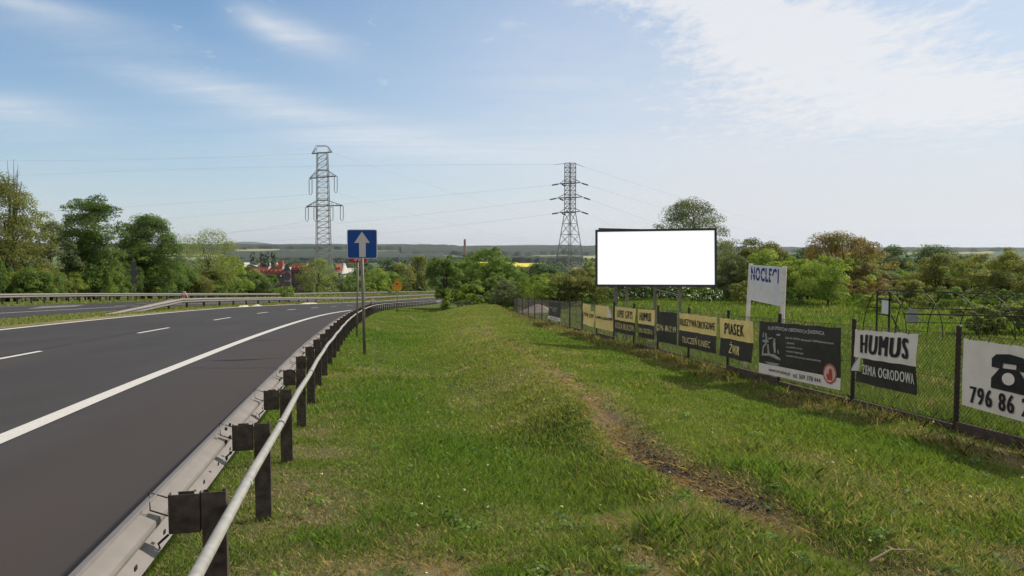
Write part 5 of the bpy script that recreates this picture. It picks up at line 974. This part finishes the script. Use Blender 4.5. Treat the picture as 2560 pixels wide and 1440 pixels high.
tall = fbm(x, y, 1.3, 3, 61); h = (.042+.050*L0+.09*np.clip(tall-.5, 0, 1)*2)*rng.uniform(.45, 1.35, len(x))*(1-.35*S0); strip_ = np.exp(-((dseg(x, y, RUT)[0]-.95)/.45)**2)*(x < 3.2)*(y < 9); h *= 1+1.1*strip_
h = np.maximum(h, y*.0011); w = np.maximum(.0030, .72*y/760); col = grass_cols(x, y, S0, L0, P0); lean = np.clip(rng.normal(.65, .25, len(x))+.40*S0, .05, 1.2)
tag(blades('verge_grass', x, y, h, w, col, lean), kind='stuff')
# tufts and straw against the plinth and behind the fence
n = 250000; x, y = sample(n, 4.5, 66, 1.15, lambda y: XF(y)+.03, lambda y: np.maximum(.80*y+1.5, XF(y)+1)); t1 = fbm(x, y, 1.6, 3, 71); h = (.13+.16*t1)*rng.uniform(.5, 1.3, len(x)); h = np.maximum(h, y*.002); w = np.maximum(.004, .8*y/760); S0 = np.clip((fbm(x, y, .9, 2, 73)-.5)*1.2, 0, .5); L0 = fbm(x, y, 6, 2, 75); col = grass_cols(x, y, S0, L0, .5*fbm(x, y, 9, 2, 76))*np.array([.82, .86, .8])
tag(blades('meadow_grass', x, y, h, w, col, np.clip(rng.normal(.45, .2, len(x)), .05, 1)), kind='stuff')
n = 60000; y = 3+57*rng.random(n)**1.6; x = XF(y)-rng.uniform(.02, 1.0, n)**1.2; cl_ = fbm(x, y, .7, 3, 81); k_ = rng.random(n) < np.clip((cl_-.40)*4, .05, 1); x, y = x[k_], y[k_]; n = len(x); h = rng.uniform(.06, .2, n); w = np.maximum(.0035, .6*y/760); r = rng.random(n)[:, None]; col = np.where(rng.random(n)[:, None] < .55, np.array([.34, .27, .16])*(.6+.7*r), np.array([.10, .14, .03])*(.6+.8*r))
tag(blades('dry_grass_along_the_plinth', x, y, h, w, col, np.clip(rng.normal(.9, .35, n), .2, 1.24)), kind='stuff')
# broken soil and flattened straw in the wheel rut
def along(L_, n, t0, t1, sd_):
    t_ = t0+(t1-t0)*rng.random(n); k = len(L_)-1; i = np.clip((t_*k).astype(int), 0, k-1); f = t_*k-i; A = np.array(L_); P = A[i]*(1-f)[:, None]+A[i+1]*f[:, None]; o_ = rng.normal(size=n)*sd_; return P[:, 0]+o_, P[:, 1]+rng.normal(size=n)*.05, t_, o_
x, y, t_, o_ = along(RUT, 1500, .46, .80, .10); keep = rng.random(len(x)) < np.interp(t_, [.4, .55, .8, .95], [.2, 1, 1, .2]); x, y = x[keep], y[keep]; nc = len(x); z = G(x, y); rr_c = rng.uniform(.005, .020, nc)
dirs = np.array([[1, 0, 0], [-1, 0, 0], [0, 1, 0], [0, -1, 0], [0, 0, 1], [0, 0, -1]], float); Vc = np.stack([x, y, z+rr_c*.3], -1)[:, None, :]+dirs[None]*rr_c[:, None, None]*rng.uniform(.6, 1.4, (nc, 6, 1)); Fo = np.array([[0, 2, 4], [2, 1, 4], [1, 3, 4], [3, 0, 4], [2, 0, 5], [1, 2, 5], [3, 1, 5], [0, 3, 5]]); Fc = (np.arange(nc)[:, None, None]*6+Fo[None]).reshape(-1, 3)
tag(np_mesh('soil_clods', Vc.reshape(-1, 3), Fc, M['soil'], kfaces=3), kind='stuff')
x1_, y1_, *_ = along(RUT, 11000, .15, .93, .22); x1_ = x1_-.12; x2_, y2_, *_ = along(STRAW2, 3500, 0, 1, .12); x3_ = rng.normal(0, 1.5, 9000)-.2; y3_ = 4.6+rng.normal(0, 1.0, 9000); kq = (fbm(x3_, y3_, .8, 3, 31) > .52) & (y3_ > 2.9) & (x3_ > XR(y3_)+.2); x = np.concatenate([x1_, x2_, x3_[kq]]); y = np.concatenate([y1_, y2_, y3_[kq]]); n = len(x); kq = fbm(x, y, .5, 3, 33) > .42; x, y = x[kq], y[kq]; n = len(x)
tag(blades('flattened_straw', x, y, rng.uniform(.04, .13, n), np.maximum(.003, .5*y/760), np.array([.40, .29, .17])*rng.uniform(.45, 1.2, (n, 1)), rng.uniform(1.05, 1.24, n)), kind='stuff')
# broad leaved weeds and small white flower heads in the verge
xw, yw = sample(420, 3.2, 40, 1.1, lambda y: np.maximum(XR(y)+.2, -.7*y), lambda y: np.minimum(XF(y)-.1, .75*y)); zw = G(xw, yw); V, cc = leaves(np.stack([xw, yw, zw+.03], -1), rng.uniform(.04, .11, 420), 9000, .020, [(.05, .085, .02), (.07, .10, .03), (.04, .07, .02)], rng, up=.8, flat=.5)
tag(np_mesh('weeds', V, np.arange(len(V)).reshape(-1, 4), M['leaf'], cc), kind='stuff')
xw, yw = sample(90, 3.5, 45, 1.1, lambda y: np.maximum(XR(y)+.2, -.7*y), lambda y: np.minimum(XF(y)-.1, .75*y)); V, cc = leaves(np.stack([xw, yw, G(xw, yw)+.10], -1), np.full(90, .012), 900, .008, [(.34, .33, .26)], rng); tag(np_mesh('small_white_flowers', V, np.arange(len(V)).reshape(-1, 4), M['petal'], cc), kind='stuff')
# median and far strip
n = 70000; y = 20+280*rng.random(n)**2; u = np.where(rng.random(n) < .55, rng.uniform(12.4, 15.1, n), rng.uniform(24.95, 30, n)); x = XR(y)-u/.982; h = np.maximum(.08, y*.0016)*rng.uniform(.6, 1.4, n); w = .9*y/760; col = grass_cols(x, y, np.full(n, .25), fbm(x, y, 5, 2, 91), np.full(n, .5))
tag(blades('median_grass', x, y, h, w, col, rng.uniform(.2, .9, n)), kind='stuff')
# loose branches lying on the verge
for px, py, px2, py2, lab in ((1018, 786, 1048, 800, 'pale broken branch lying in the grass near the bend'), (2175, 1402, 2290, 1404, 'thin dry stalk lying in the grass at the lower right')):
    a = plane_hit(px, py); b_ = plane_hit(px2, py2); A = Vector((a[0], a[1], G1(*a)+.05)); B = Vector((b_[0], b_[1], G1(*b_)+.05)); mb = MB(); mb.tube([A, A.lerp(B, .5)+Vector((0, .03, .03)), B], [.004*a[1]**.5, .003*a[1]**.5, .001*a[1]**.5], 6); tag(mb.build('broken_branch', mat('dry_wood', (.38, .30, .20), .9)), lab, 'branch')
# ------------------------------------------------------------------ haze
mb = MB(); mb.box((0, 9500, 90), (52000, 35000, 400)); hz_ = mb.build('haze', bpy.data.materials.new('haze')); m = hz_.data.materials[0]; m.use_nodes = True; t = m.node_tree
for n_ in list(t.nodes): t.nodes.remove(n_)
pv = t.nodes.new('ShaderNodeVolumePrincipled'); pv.inputs['Color'].default_value = (.80, .89, 1, 1); pv.inputs['Density'].default_value = 3.0e-5; pv.inputs['Anisotropy'].default_value = .35; oo = t.nodes.new('ShaderNodeOutputMaterial'); t.links.new(pv.outputs[0], oo.inputs['Volume']); tag(hz_, kind='stuff')
